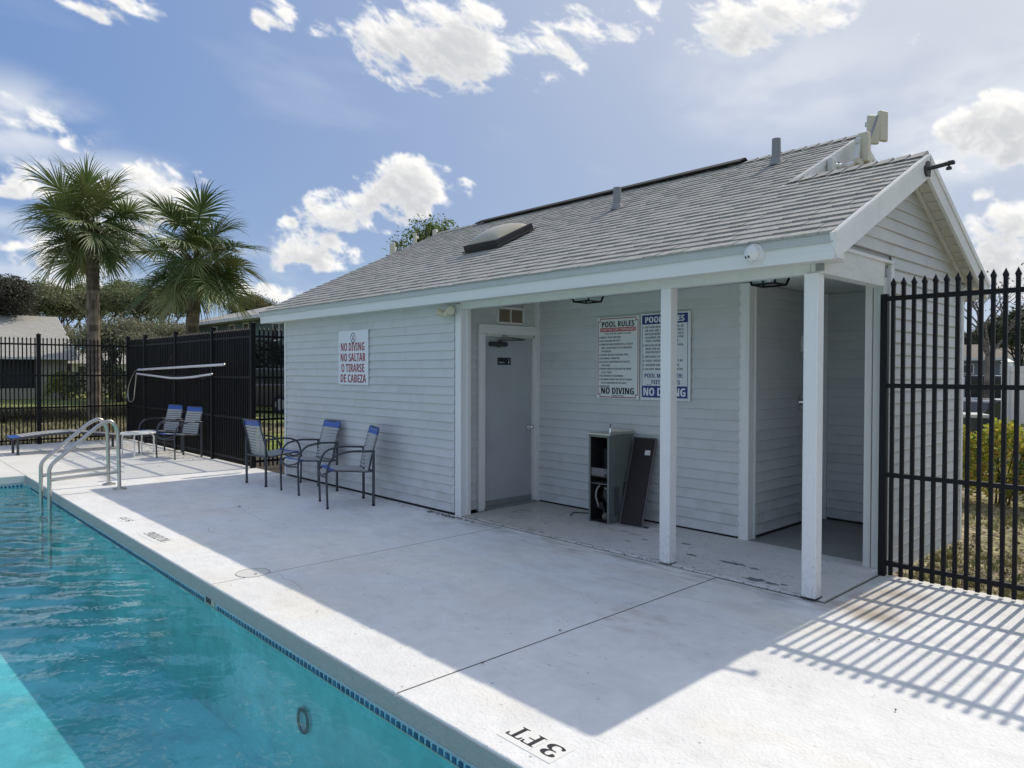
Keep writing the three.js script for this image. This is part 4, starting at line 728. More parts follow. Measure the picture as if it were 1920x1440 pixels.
{
  const t = thing('antenna_box', 'cream radio box on a bent arm under the main gable peak', 'antenna', [-2.99, 3.74, -7.42]);
  put('arm', pipe([[-.04, -.14, .30], [.02, -.13, .12], [.06, -.06, -.06], [.06, .20, -.12]], .028, .08, 12), M.whiteOld, t);
  put('clamp', [rbox(.05, .13, .10, .01, -.03, -.14, .30), rbox(.06, .04, .06, .006, .03, -.13, .16), rbox(.05, .05, .07, .006, .06, .16, -.1)], M.whiteOld, t);
  put('housing', [rbox(.10, .30, .09, .014, .10, .10, -.16), rbox(.07, .10, .10, .012, .10, -.02, -.24), rbox(.06, .06, .14, .01, .08, -.06, -.06)], M.cream, t);
  put('mast', pipe([[.07, -.12, -.16], [.09, .2, -.30], [.13, .48, -.42]], .014, .05, 8), M.galv, t);
  put('cable', [tube([[0, -.10, .22], [.03, -.22, .1], [.07, -.23, -.05], [.12, -.15, -.18]], .006, 30)], M.dark, t);
}
panelAntenna('cream panel antenna showing over the far roof slope, lowest of three', [-10.72, 3.66, -7.1], .5, .34, .10);
panelAntenna('cream panel antenna showing over the far roof slope, middle of three', [-10.72, 3.92, -7.58], .5, .30, .06);
panelAntenna('cream panel antenna showing over the far roof slope, nearest the ridge', [-10.72, 4.10, -8.02], .5, .18, .07);
{
  const t = thing('skimmer_lid', 'round cream skimmer lid set in the sunlit pool edge', 'lid', [-5.36, 0, -2.27]);
  put('lid', [cyl(.118, .118, .003, 0, .0005, 0, 40)], plainDeck, t); put('rim', [clean(new THREE.TorusGeometry(.124, .0035, 6, 44).rotateX(Math.PI / 2).translate(0, .0005, 0))], std([.42, .40, .36], .8), t); put('finger_hole', [cyl(.012, .012, .002, .05, .002, 0, 12)], M.blackFlat, t);
}
{
  const g = [], r = rng(66);
  const leaf = (x, z, l, w, y) => { const t = r() * 6.28, c = Math.cos(t), s = Math.sin(t), P = (a, b, h) => [x + a * c - b * s, y + h, z + a * s + b * c]; g.push(mesh3([[P(-l, 0, .004), P(0, -w, .012), P(l, 0, .006), P(0, w, .010)]])); };
  for (const [x, z, k] of [[-8.08, -3.27, 3], [-7.9, -3.3, 1], [-2.85, -2.45, .6], [-1.17, -3.5, .6], [-1.55, -4.35, .6], [-2.9, -3.1, .5], [-12.4, -3.7, 2.6], [-12.9, -3.9, 2.2], [-13.5, -4.2, 2.4], [-15.2, -2.9, 3], [-15.5, -3.3, 3], [-4.2, -2.2, .4]]) leaf(x, z, .012 * k + .005, .004 * k + .003, .002);
  for (let i = 0; i < 90; i++) { const k = r(); leaf(-6.4 + r() * .8 - (r() < .2 ? 3 * r() : 0), -4.72 + r() * .06, .008 + k * .016, .003 + k * .006, .003); }
  for (let i = 0; i < 60; i++) leaf(-5.9 + r() * 3.8, -4.80 + (r() - .6) * .04, .004 + r() * .012, .002 + r() * .004, .003);
  for (let i = 0; i < 90; i++) leaf(-17.7 + r() * 5, -4.6 + r() * r() * 2, .01 + r() * .03, .004 + r() * .01, .003);
  const o = put('leaf_litter', g, std([.06, .052, .035], .9)); o.userData = { label: 'scattered dry leaves and dirt crumbs on the deck', category: 'litter', kind: 'stuff' };
}

// ---------------------------------------------------------------- palms
const leafM = (c, t = .35) => new THREE.MeshPhysicalMaterial({ color: lin(...c), roughness: .55, side: THREE.DoubleSide, transmission: t * .5, thickness: 0 });
const palmGreen = [[.10, .135, .05], [.08, .115, .045], [.12, .145, .06], [.065, .095, .04], [.15, .155, .075]].map((c) => new THREE.MeshPhysicalMaterial({ color: lin(c[0] * 1.55, c[1] * 1.6, c[2] * 1.2), roughness: .5, side: THREE.DoubleSide, transmission: .3, thickness: 0 }));
const strawM = std([.22, .17, .10], .8, { side: THREE.DoubleSide });
function fanFrond(seed, e, R, pl) {                                  // fan leaf whose stalk starts along +x raised by e, bending down with its weight
  const r = rng(seed), p = [], n = 48, q = (a, b, c) => { for (const v of [a, b, c]) p.push(v.x, v.y, v.z); };
  // stalk and midrib as one bent curve
  const pts = []; let P = V(0, 0, 0), a = e; const steps = 14, sag = .035 + r() * .03;
  for (let i = 0; i <= steps; i++) { pts.push(P.clone()); const s = (pl + R * .38) / steps; P = P.clone().add(V(Math.cos(a) * s, Math.sin(a) * s, 0)); a -= sag * (i / steps) * (1.7 + Math.cos(e)); }
  const at = (t) => { const f = clamp(t, 0, .9999) * steps, i = Math.floor(f); return pts[i].clone().lerp(pts[i + 1], f - i); };
  for (let i = 0; i < steps; i++) { const w = lerp(.022, .008, i / steps), A = pts[i], B = pts[i + 1], u = V(0, .010, 0), s = V(0, 0, w); q(A.clone().add(s), B.clone().add(s), A.clone().add(u)); q(B.clone().add(s), B.clone().add(u), A.clone().add(u)); q(A.clone().sub(s), A.clone().add(u), B.clone().sub(s)); q(B.clone().sub(s), A.clone().add(u), B.clone().add(u)); q(A.clone().add(s), A.clone().sub(s), B.clone().add(s)); q(B.clone().add(s), A.clone().sub(s), B.clone().sub(s)); }
  const t0 = pl / (pl + R * .38);
  for (let i = 0; i < n; i++) {
    const s = (i / (n - 1)) * 2 - 1, k = Math.abs(s), sg = Math.sign(s) || 1, root = at(lerp(1, t0, Math.pow(k, .8))), nx = at(Math.min(1, lerp(1, t0, Math.pow(k, .8)) + .04)), pv = at(Math.max(0, lerp(1, t0, Math.pow(k, .8)) - .04));
    const fwd = nx.sub(pv).normalize(), side = V(0, 0, sg), upv = side.clone().cross(fwd).multiplyScalar(-sg); if (upv.y < 0) upv.negate();
    const ang = k * 2.0 + (r() - .5) * .07, L = R * (.86 - .16 * k + (r() - .5) * .2) * (k > .9 ? .7 : 1);
    let d = fwd.clone().multiplyScalar(Math.cos(ang)).addScaledVector(side, Math.sin(ang)).addScaledVector(upv, .16 + .34 * k * (1 - k) + (r() - .5) * .1).normalize(), o = root.clone();
    const seg = 6, wv = V(0, 0, 0); let prevL, prevR, prevC; const across = d.clone().cross(upv).normalize(), bent = r() < .2 ? 2.6 : .8 + r() * .5;
    for (let j = 0; j <= seg; j++) {
      const t = j / seg, w = .0185 * (R / .95) * (t < .35 ? .35 + 1.85 * t : 1.0 - .98 * (t - .35) / .65), c = o.clone().addScaledVector(upv, -.3 * w), l = o.clone().addScaledVector(across, w), rr = o.clone().addScaledVector(across, -w);
      if (j) { q(prevL, l, prevC); q(l, c, prevC); q(prevC, c, prevR); q(c, rr, prevR); }
      prevL = l; prevR = rr; prevC = c;
      d = d.clone().add(V(0, -(.015 + .26 * t * t) * (1 + .6 * r()) * bent, 0)).normalize(); o = o.clone().addScaledVector(d, L / seg);
    }
  }
  const g = new THREE.BufferGeometry(); g.setAttribute('position', new THREE.Float32BufferAttribute(p, 3)); g.computeVertexNormals(); return clean(g);
}
function palm(label, x, z, topx, topz, h, R, seed, count, classes) {
  const t = thing('palm_tree', label, 'palm tree', [x, -.06, z], 0, 'fan palms beyond the deck fence'), r = rng(seed);
  const n = 46, rad = 20, pos = [], idx = [], uv = [], lean = (f) => Math.pow(f, 1.4);
  for (let i = 0; i <= n; i++) for (let k = 0; k <= rad; k++) { const f = i / n, a = k / rad * 6.2832, ringy = (Math.sin(f * h * 16) * .5 + .5), rr = (.138 + .05 * Math.exp(-f * 7) + .03 * sstep(.8, 1, f)) * (R / 1.0) * (1 + .025 * ringy + .05 * (vnoise(k * .9 + seed, i * .7) - .5)); pos.push((topx - x) * lean(f) + Math.cos(a) * rr, f * h, (topz - z) * lean(f) + Math.sin(a) * rr); uv.push(k / rad, f * h); }
  for (let i = 0; i < n; i++) for (let k = 0; k < rad; k++) { const a = i * (rad + 1) + k, b = a + rad + 1; idx.push(a, b, a + 1, b, b + 1, a + 1); }
  const g = new THREE.BufferGeometry(); g.setAttribute('position', new THREE.Float32BufferAttribute(pos, 3)); g.setAttribute('uv', new THREE.Float32BufferAttribute(uv, 2)); g.setIndex(idx); g.computeVertexNormals();
  put('trunk', clean(g), std([.42, .355, .285], .95, { map: barkTex, bumpMap: barkBump, bumpScale: .02 }), t);
  const C = V(topx - x, h, topz - z);
  // old leaf bases under the crown
  const boots = []; for (let i = 0; i < 70; i++) { const a = i * 2.4, yy = h - .62 + .6 * (i / 70), q = V(C.x + Math.cos(a) * .17, yy, C.z + Math.sin(a) * .17); boots.push(beam(q, q.clone().add(V(Math.cos(a) * .10, .17, Math.sin(a) * .10)), .05, .014, V(0, 0, 1))); }
  put('leaf_bases', boots, std([.16, .085, .045], .9), t);
  const geos = classes.map((e, i) => [fanFrond(seed * 31 + i * 7, e, R, R * .68), fanFrond(seed * 57 + i * 11, e - .12, R * .9, R * .34)]);
  for (let i = 0; i < count; i++) {
    const f = i / count, k = Math.min(7, Math.floor(Math.pow(f, .92) * 8)), o = put('frond', geos[k][i % 2], r() < .05 && k > 5 ? strawM : palmGreen[(r() * 5) | 0], t);
    o.position.set(C.x + (r() - .5) * .12, C.y + lerp(.18, -.28, f), C.z + (r() - .5) * .12); o.rotation.set((r() - .5) * 1.1, i * 2.39996 + (r() - .5) * .35, 0, 'YXZ'); const s = .78 + r() * .36; o.scale.setScalar(s);
  }
  const dry = []; for (let i = 0; i < 26; i++) { const a = r() * 6.28, l = .4 + r() * .5; dry.push(tube([[C.x, C.y + .1, C.z], [C.x + Math.cos(a) * l * .6, C.y + .3 + r() * .2, C.z + Math.sin(a) * l * .6], [C.x + Math.cos(a) * l, C.y - .1 - r() * .3, C.z + Math.sin(a) * l]], .006, 8, 4)); }
  put('flower_stalks', dry, std([.30, .25, .15], .9), t);
  return t;
}
const barkTex = dataTex(256, 512, (u, v) => { const n = fbm(u * 8, v * 10, 4, 8, 10), b = vnoise(u * 2, v * 26, 2, 26), f = fbm(u * 40, v * 12, 3, 40, 12); const k = .66 + .3 * (n - .5) + .34 * (b - .5) + .28 * (f - .5); return [k, k * .985, k * .96]; });
barkTex.repeat.set(2, .5);
const barkBump = dataTex(256, 512, (u, v) => .5 * vnoise(u * 2, v * 26, 2, 26) + .5 * fbm(u * 40, v * 14, 3, 40, 14), false); barkBump.repeat.set(2, .5);
palm('tall fan palm with a straight trunk beyond the far fence, the left one', -19.75, -4.42, -19.75, -4.40, 5.08, 1.0, 3, 47, [1.25, 1.0, .74, .48, .24, .02, -.2, -.42]);
palm('shorter fan palm with a drooping crown behind the black fence', -18.9, -6.3, -18.05, -6.3, 4.36, 1.1, 8, 46, [1.2, .95, .66, .4, .12, -.14, -.36, -.55]);

// ---------------------------------------------------------------- broadleaf trees
const treeBark = std([.15, .125, .105], .95, { map: barkTex, bumpMap: barkBump, bumpScale: .02 });
function tree(label, x, z, h, rad, o = {}) {
  const t = thing('tree', label, 'tree', [x, -.06, z], 0, o.group), r = rng(o.seed ?? 1), br = [], tips = [], th = h * (o.bare ?? .32), R0 = o.r ?? h * .028;
  const seg = (a, b, ra, rb) => { const d = b.clone().sub(a), L = d.length(), g = new THREE.CylinderGeometry(rb, ra, L, 7, 1, true); g.translate(0, L / 2, 0); g.applyQuaternion(new THREE.Quaternion().setFromUnitVectors(V(0, 1, 0), d.normalize())); g.translate(a.x, a.y, a.z); br.push(clean(g)); };
  const grow = (p, d, L, ra, lv) => {
    let a = p.clone(), dd = d.clone(); const n = 3;
    for (let i = 0; i < n; i++) { const b = a.clone().addScaledVector(dd, L / n); seg(a, b, lerp(ra, ra * .6, i / n), lerp(ra, ra * .6, (i + 1) / n)); a = b; dd.add(V((r() - .5) * .34, (r() - .35) * .22, (r() - .5) * .34)).normalize(); if (lv < 2 && i > 0) tips.push([a.clone(), lv]); }
    if (lv <= 0) { tips.push([a, 0]); return; }
    const k = 2 + (r() < .65 ? 1 : 0), a0 = r() * 6.28; for (let i = 0; i < k; i++) { const an = a0 + i * 6.28 / k + (r() - .5), q = V(Math.cos(an), .35 + r() * .5, Math.sin(an)).normalize(); grow(a, dd.clone().multiplyScalar(.7).addScaledVector(q, .55 + r() * .45).normalize(), L * (.6 + r() * .22), ra * .58, lv - 1); }
  };
  const T = V(rad * .06 * (r() - .5), th, 0); seg(V(0, 0, 0), T, R0 * 1.25, R0);
  const k = o.limbs ?? 5; for (let i = 0; i < k; i++) { const an = i / k * 6.28 + r() * .8, s = rad / (h - th), q = V(Math.cos(an) * s * (.55 + r() * .5), .8 + r() * .35, Math.sin(an) * s * (.55 + r() * .5)).normalize(); grow(T, i ? q : V((r() - .5) * .2, 1, (r() - .5) * .2).normalize(), (h - th) * .40, R0 * .62, o.depth ?? 3); }
  // fit the crown into its height and width
  let my = 0, mr = 0; for (const [p] of tips) { my = Math.max(my, p.y); mr = Math.max(mr, Math.hypot(p.x, p.z)); }
  const sy = (h - th - .25) / (my - th), sr = rad * .92 / mr, fixp = (p) => { if (p.y > th) p.y = th + (p.y - th) * sy; p.x *= sr; p.z *= sr; };
  for (const g of br) { const q = g.attributes.position; for (let i = 0; i < q.count; i++) { const y = q.getY(i); if (y > th) { q.setXYZ(i, q.getX(i) * sr, th + (y - th) * sy, q.getZ(i) * sr); } } }
  put('trunk', br, o.barkM ?? treeBark, t);
  const pos = [], col = [], L = o.leaf ?? .16, per = o.per ?? 46, base = o.colors;
  for (const [p0] of tips) {
    const p = p0.clone(); fixp(p); if (r() < (o.thin ?? .1)) continue;
    const c = base[(r() * base.length) | 0], cl = (o.clump ?? .5) * (.6 + r() * .8), m = per * (.5 + r());
    for (let i = 0; i < m; i++) {
      const a = r() * 6.28, u = r() * 2 - 1, q = Math.pow(r(), .5) * cl, e = Math.sqrt(1 - u * u), cx = p.x + Math.cos(a) * e * q, cy = p.y + u * q * .75, cz = p.z + Math.sin(a) * e * q;
      const l = L * (.55 + r() * .8), n1 = V(r() - .5, (r() - .5) * .8, r() - .5).normalize(), n2 = V(r() - .5, r() - .2, r() - .5).cross(n1).normalize(), w = l * .45, tn = .65 + r() * .7;
      pos.push(cx - n1.x * l, cy - n1.y * l, cz - n1.z * l, cx + n2.x * w, cy + n2.y * w, cz + n2.z * w, cx + n1.x * l, cy + n1.y * l, cz + n1.z * l, cx - n1.x * l, cy - n1.y * l, cz - n1.z * l, cx + n1.x * l, cy + n1.y * l, cz + n1.z * l, cx - n2.x * w, cy - n2.y * w, cz - n2.z * w);
      for (let k2 = 0; k2 < 6; k2++) col.push(c[0] * tn, c[1] * tn, c[2] * tn);
    }
  }
  const g = new THREE.BufferGeometry(); g.setAttribute('position', new THREE.Float32BufferAttribute(pos, 3)); g.setAttribute('color', new THREE.Float32BufferAttribute(col, 3)); g.computeVertexNormals();
  put('crown', clean(g), o.leafMat ?? leafAll, t); return t;
}
const leafAll = new THREE.MeshPhysicalMaterial({ color: lin(1.3, 1.25, 1.1), roughness: .8, vertexColors: true, side: THREE.DoubleSide, transmission: .4, thickness: 0 });
const oak = [[.15, .19, .08], [.18, .205, .10], [.21, .205, .13], [.13, .165, .065], [.23, .225, .15]], grey = [[.20, .20, .14], [.17, .18, .115], [.155, .17, .095], [.24, .23, .175]];
tree('dark loose tree behind the grey roofed house, at the far left', -54.6, -7.2, 7.4, 2.7, { seed: 11, colors: [[.05, .052, .035], [.07, .064, .05], [.04, .045, .03]], group: null, per: 130, thin: .25, leaf: .09, clump: .9 });
tree('sparse tree showing just right of the house roof end', -59.5, -10.6, 8.0, 2.6, { seed: 14, colors: oak, per: 110, thin: .25, leaf: .085, clump: .8 });
tree('broad olive green oak rising behind the tall palm trunk', -46, -11.3, 7.1, 3.2, { seed: 23, colors: oak, per: 120, leaf: .075, clump: .62, thin: .3 });
tree('round oak to the left of the tall palm trunk', -62.5, -12.4, 8.3, 3.4, { seed: 31, colors: oak, per: 120, leaf: .08, clump: .62, thin: .3 });
tree('oak between the two palms with sky in its crown', -47.5, -14.0, 7.0, 2.9, { seed: 43, colors: oak, per: 110, leaf: .075, clump: .6, thin: .35 });
tree('low grey brown tree filling the space under the oaks', -42, -10.6, 4.6, 2.9, { seed: 52, colors: grey, per: 110, leaf: .065, clump: .75, thin: .3, bare: .12 });
tree('low brownish tree in front of the oaks by the teal building', -42.5, -12.7, 4.4, 2.8, { seed: 57, colors: grey, per: 110, leaf: .065, clump: .75, thin: .3, bare: .12 });
tree('low twiggy tree behind the house end', -57.5, -9.4, 5.4, 2.6, { seed: 59, colors: grey, per: 110, leaf: .07, clump: .75, thin: .3, bare: .12 });
tree('small yellowish tree top over the teal building roof', -57, -24.2, 8.0, 2.0, { seed: 62, colors: [[.15, .14, .05], [.12, .12, .05], [.09, .095, .04]], per: 120, leaf: .08, clump: .7 });
tree('bright green leafy tree top behind the pool house roof', -20.4, -15.0, 7.15, 1.6, { seed: 71, colors: [[.13, .19, .04], [.17, .22, .05], [.09, .14, .035]], per: 22, leaf: .06, clump: .36, depth: 3, thin: .38 });
tree('bare young tree with small brown leaves beyond the right fence', -4.25, -17.9, 3.95, 1.35, { seed: 83, r: .062, depth: 3, colors: [[.14, .085, .05], [.11, .08, .045], [.09, .085, .04]], per: 2.2, leaf: .034, clump: .36, thin: .45, bare: .50, limbs: 4, barkM: std([.40, .36, .32], .95, { map: barkTex }) });
tree('small dark tree on the skyline at the right picture edge', -8.3, -40.5, 4.6, 1.6, { seed: 91, colors: [[.05, .065, .03], [.06, .07, .035]], per: 44, leaf: .13, clump: .5 });
tree('dark tree top over the far blue building roof', -15.1, -60, 4.6, 1.7, { seed: 93, colors: [[.05, .065, .03], [.06, .07, .035]], per: 120, leaf: .08, clump: .7 });
tree('tree with brown leaves at the right picture edge behind the palm', -2.35, -17.2, 4.3, 1.3, { seed: 97, r: .06, colors: [[.12, .08, .05], [.10, .08, .05]], per: 3, leaf: .034, clump: .36, thin: .4, bare: .5, limbs: 4, depth: 2 });

// ---------------------------------------------------------------- buildings beyond the fence
const W = { cream: std([.44, .42, .33], .8, { map: rep(grime, 3) }), teal: std([.135, .19, .195], .75, { map: rep(grime, 3) }), blue: std([.25, .29, .33], .75, { map: rep(grime, 3) }), roofG: std([.53, .525, .505], .95, { map: rep(grit, 1.6), bumpMap: rep(fine, 1), bumpScale: .01 }), roofB: std([.36, .32, .27], .95, { map: rep(grit, 1.6) }), win: std([.035, .045, .055], .12) };
function windowPart(parent, x, y, z, w, h, axis = 'z', s = 1) {
  const f = put('window', axis === 'z' ? [box(w + .12, .06, .08, x, y + h / 2 + .03, z), box(w + .12, .06, .08, x, y - h / 2 - .03, z), box(.06, h, .08, x - w / 2 - .03, y, z), box(.06, h, .08, x + w / 2 + .03, y, z)] : [box(.08, .06, w + .12, x, y + h / 2 + .03, z), box(.08, .06, w + .12, x, y - h / 2 - .03, z), box(.08, h, .06, x, y, z - w / 2 - .03), box(.08, h, .06, x, y, z + w / 2 + .03)], M.white, parent);
  put('pane', axis === 'z' ? box(w, h, .03, x, y, z - .005 * s) : box(.03, h, w, x - .005 * s, y, z), W.win, f); return f;
}
{
  // low cream house with a broad grey roof, its eave towards the pool
  const t = thing('house', 'cream single storey house with a broad grey shingle roof and dark porch', 'house', [-49.04, -.06, 0]), zr = -9.75, zl = 8;
  put('wall', [span(-11, 0, 0, 2.5, zr + .15, zr + .3), span(-.15, 0, 0, 2.5, zr + .3, -8.0), span(-.2, -.05, 0, .62, -8.0, zl), span(-11, -10.9, 0, 2.5, zr, zl), span(-11, 0, 0, 2.5, zl - .2, zl), extrude([[-11, 2.5], [-.2, 2.5], [-5.5, 5.0]], .12).translate(0, 0, zr + .16)], W.cream, t);
  const ry = 5.15; put('roof', [mesh3([[[.55, 2.42, zr - .3], [-5.4, ry, zr - .3], [-5.4, ry, zl + .3], [.55, 2.42, zl + .3]], [[-11.5, 2.42, zr - .3], [-11.5, 2.42, zl + .3], [-5.4, ry, zl + .3], [-5.4, ry, zr - .3]]])], W.roofG, t);
  put('fascia', [span(.53, .56, 2.28, 2.42, zr - .3, zl + .3), beam(V(.55, 2.34, zr - .31), V(-5.4, ry - .08, zr - .31), .03, .16)], M.white, t);
  put('porch_screen', [span(-.4, -.36, .62, 2.4, -8.0, zl)], std([.016, .018, .024], .5), t);
  for (let i = 0; i < 9; i++) put('porch_post', span(-.17, -.08, .62, 2.42, -7.98 + i * 1.6, -7.9 + i * 1.6), M.dark, t);
  for (const z of [-9.2, -8.6]) put('downpipe', span(0, .05, .1, 2.4, z, z + .06), W.cream, t);
}
{
  const t = thing('apartment_building', 'dark teal building with a long low grey roof behind the palms', 'building', [0, -.06, -15.4]), x0 = -48, x1 = -18;
  put('wall', [span(x0, x1, 0, 4.35, -9, 0)], W.teal, t);
  put('roof', [mesh3([[[x0 - .6, 4.42, .7], [x1, 4.42, .7], [x1, 5.85, -4.5], [x0 + 5.4, 5.85, -4.5]], [[x0 - .6, 4.42, -9.6], [x0 - .6, 4.42, .7], [x0 + 5.4, 5.85, -4.5]], [[x1, 4.42, -9.6], [x0 - .6, 4.42, -9.6], [x0 + 5.4, 5.85, -4.5], [x1, 5.85, -4.5]]])], W.roofG, t);
  put('fascia', [span(x0 - .6, x1, 4.26, 4.42, .68, .72), span(x0 - .62, x0 - .58, 4.26, 4.42, -9.6, .7)], M.white, t);
  put('soffit', [span(x0 - .58, x1, 4.27, 4.29, 0, .68)], M.white, t);
  for (const x of [-46.8, -44.6, -41.4, -38.9, -37.0, -33.4, -30.8, -28]) { windowPart(t, x, 3.65, .03, .62, .95); windowPart(t, x, 1.4, .03, .62, 1.1); }
  put('vent_cap', [cyl(.03, .03, .8, -44.3, 4.9, -.6), cyl(.16, .16, .42, -44.3, 5.35, -.6)], std([.6, .62, .66], .4), t);
}
{
  const t = thing('house', 'distant pale low house seen through the fence beside the palm trunk', 'house', [-62, -.06, -16]);
  put('wall', span(-.2, 0, 0, 2.2, -5, 3.6), M.whiteOld, t); put('roof', mesh3([[[.5, 2.2, -5.4], [-4, 3.4, -5.4], [-4, 3.4, 4], [.5, 2.2, 4]]]), W.roofG, t); windowPart(t, .02, 1.2, 1.2, 1.1, 1.0, 'x'); windowPart(t, .02, 1.2, -2, 1.1, 1.0, 'x');
}
{
  const t = thing('townhouse_row', 'blue grey two storey building with a flat beige roof edge, far right', 'building', [-10, -.06, -44.3], .22);
  put('wall', span(-9, 9, 0, 2.55, -8, 0), W.blue, t); put('roof', [mesh3([[[-9.5, 2.42, .5], [9.5, 2.42, .5], [9.5, 3.22, -1.8], [-9.5, 3.22, -1.8]], [[-9.5, 3.22, -1.8], [9.5, 3.22, -1.8], [9.5, 3.22, -8], [-9.5, 3.22, -8]]])], W.roofB, t); put('fascia', span(-9.5, 9.5, 2.3, 2.44, .48, .52), M.white, t);
  for (const x of [-4.4, -2.9, -1.4, .4, 1.9, 3.6]) windowPart(t, x, 1.85, .03, .55, .42);
  put('lower_roof', mesh3([[[-9, 1.15, 1.9], [9, 1.15, 1.9], [9, 1.55, .03], [-9, 1.55, .03]]]), W.roofG, t); put('garage_door', [box(2.2, 1.0, .05, -2.2, .5, .05), box(2.2, 1.0, .05, 1.6, .5, .05)], M.dark, t);
}
{
  const t = thing('vinyl_fence', 'white vinyl privacy fence behind the hedge at the right edge', 'fence', [-2.98, -.06, -13.75], -.38), bo = box(.148, 1.56, .03);
  for (let i = 0; i < 16; i++) { const o = put('board', bo, M.white, t); o.position.set(.1 + i * .1505, .86, 0); }
  put('rail', rbox(2.5, .09, .06, .006, 1.25, 1.68, 0), M.white, t); put('rail', rbox(2.5, .09, .06, .006, 1.25, .09, 0), M.white, t); for (const x of [0, 2.5]) put('post', [rbox(.12, 1.8, .12, .008, x, .9, 0), clean(new THREE.ConeGeometry(.1, .06, 4).rotateY(Math.PI / 4).translate(x, 1.83, 0))], M.white, t);
}
struct('driveway', span(-30, 8, -.058, -.05, -30, -14.2), std([.14, .14, .14], .9, { map: rep(grime, 2.4), bumpMap: rep(fine, .5), bumpScale: .004 }));
// vehicles
function car(label, body, at, turn, sc = 1, roofM) {
  const t = thing('parked_car', label, 'car', at, turn); t.scale.setScalar(sc);
  const pm = new THREE.MeshPhysicalMaterial({ color: lin(...body), roughness: .35, clearcoat: 1, clearcoatRoughness: .08 });
  const prof = [[-2.25, .42], [-2.3, .75], [-2.22, 1.0], [-1.0, 1.08], [2.1, 1.08], [2.26, .95], [2.28, .42], [1.85, .34], [-1.85, .34]];
  put('body', extrude(prof, 1.66, .07, 3).translate(0, 0, -.83), pm, t);
  put('cabin', extrude([[-1.15, 1.06], [-.45, 1.62], [-.2, 1.68], [1.65, 1.66], [1.85, 1.6], [2.1, 1.06]], 1.36, .06, 3).translate(0, 0, -.68), std([.02, .025, .03], .08), t);
  put('roof', rbox(2.1, .06, 1.36, .03, .72, 1.70, 0), roofM ?? pm, t);
  for (const s of [-1, 1]) put('pillar', [beam(V(-1.14, 1.06, s * .76), V(-.38, 1.68, s * .69), .05, .07), beam(V(.6, 1.06, s * .77), V(.6, 1.68, s * .70), .06, .09), beam(V(2.08, 1.06, s * .76), V(1.75, 1.68, s * .69), .06, .10)], pm, t);
  for (const x of [-1.42, 1.42]) for (const s of [-1, 1]) { const w = put('wheel', clean(new THREE.CylinderGeometry(.36, .36, .22, 26).rotateX(Math.PI / 2).translate(x, .36, s * .80)), M.blackFlat, t); put('rim', clean(new THREE.CylinderGeometry(.22, .22, .02, 18).rotateX(Math.PI / 2).translate(x, .36, s * .92)), M.galv, w); }
  for (const s of [-1, 1]) { put('headlight', rbox(.05, .13, .34, .02, -2.33, .84, s * .60), M.chrome, t); put('tail_light', rbox(.05, .3, .14, .02, 2.33, .85, s * .72), std([.25, .01, .01], .3), t); put('wing_mirror', rbox(.12, .13, .17, .03, -.85, 1.15, s * .98), pm, t); }
  put('bumper', [rbox(.12, .16, 1.5, .03, -2.33, .52, 0), rbox(.12, .16, 1.5, .03, 2.34, .52, 0)], M.dark, t);
  return t;
}
car('white car parked behind the dark one beyond the hedge', [.74, .75, .75], [-5.4, -.05, -20.4], -.35, .9);
car('dark grey car parked behind the hedge on the right', [.035, .034, .04], [-4.05, -.05, -16.6], 1.15, .62, std([.7, .7, .7], .35));
car('dark car seen through the fence beside the pool house', [.028, .018, .02], [-27.6, -.06, -12.1], .55, 1.0);
{
  const t = thing('trash_bin', 'dark wheeled trash bin with a pale lid beside the parked car', 'bin', [-3.33, -.05, -12.75], .5), m = std([.06, .065, .06], .6);
  put('body', clean(new THREE.CylinderGeometry(.36, .29, .86, 4, 1).rotateY(Math.PI / 4).translate(0, .5, 0)), m, t); put('lid', rbox(.56, .06, .58, .02, 0, .95, 0), std([.55, .56, .54], .5), t); for (const s of [-1, 1]) put('wheel', clean(new THREE.CylinderGeometry(.1, .1, .05, 18).rotateX(Math.PI / 2).translate(-.2, .1, s * .25)), M.blackFlat, t); put('handle', pipe([[-.26, .86, -.2], [-.34, .88, -.2], [-.34, .88, .2], [-.26, .86, .2]], .015, .02), m, t);
}
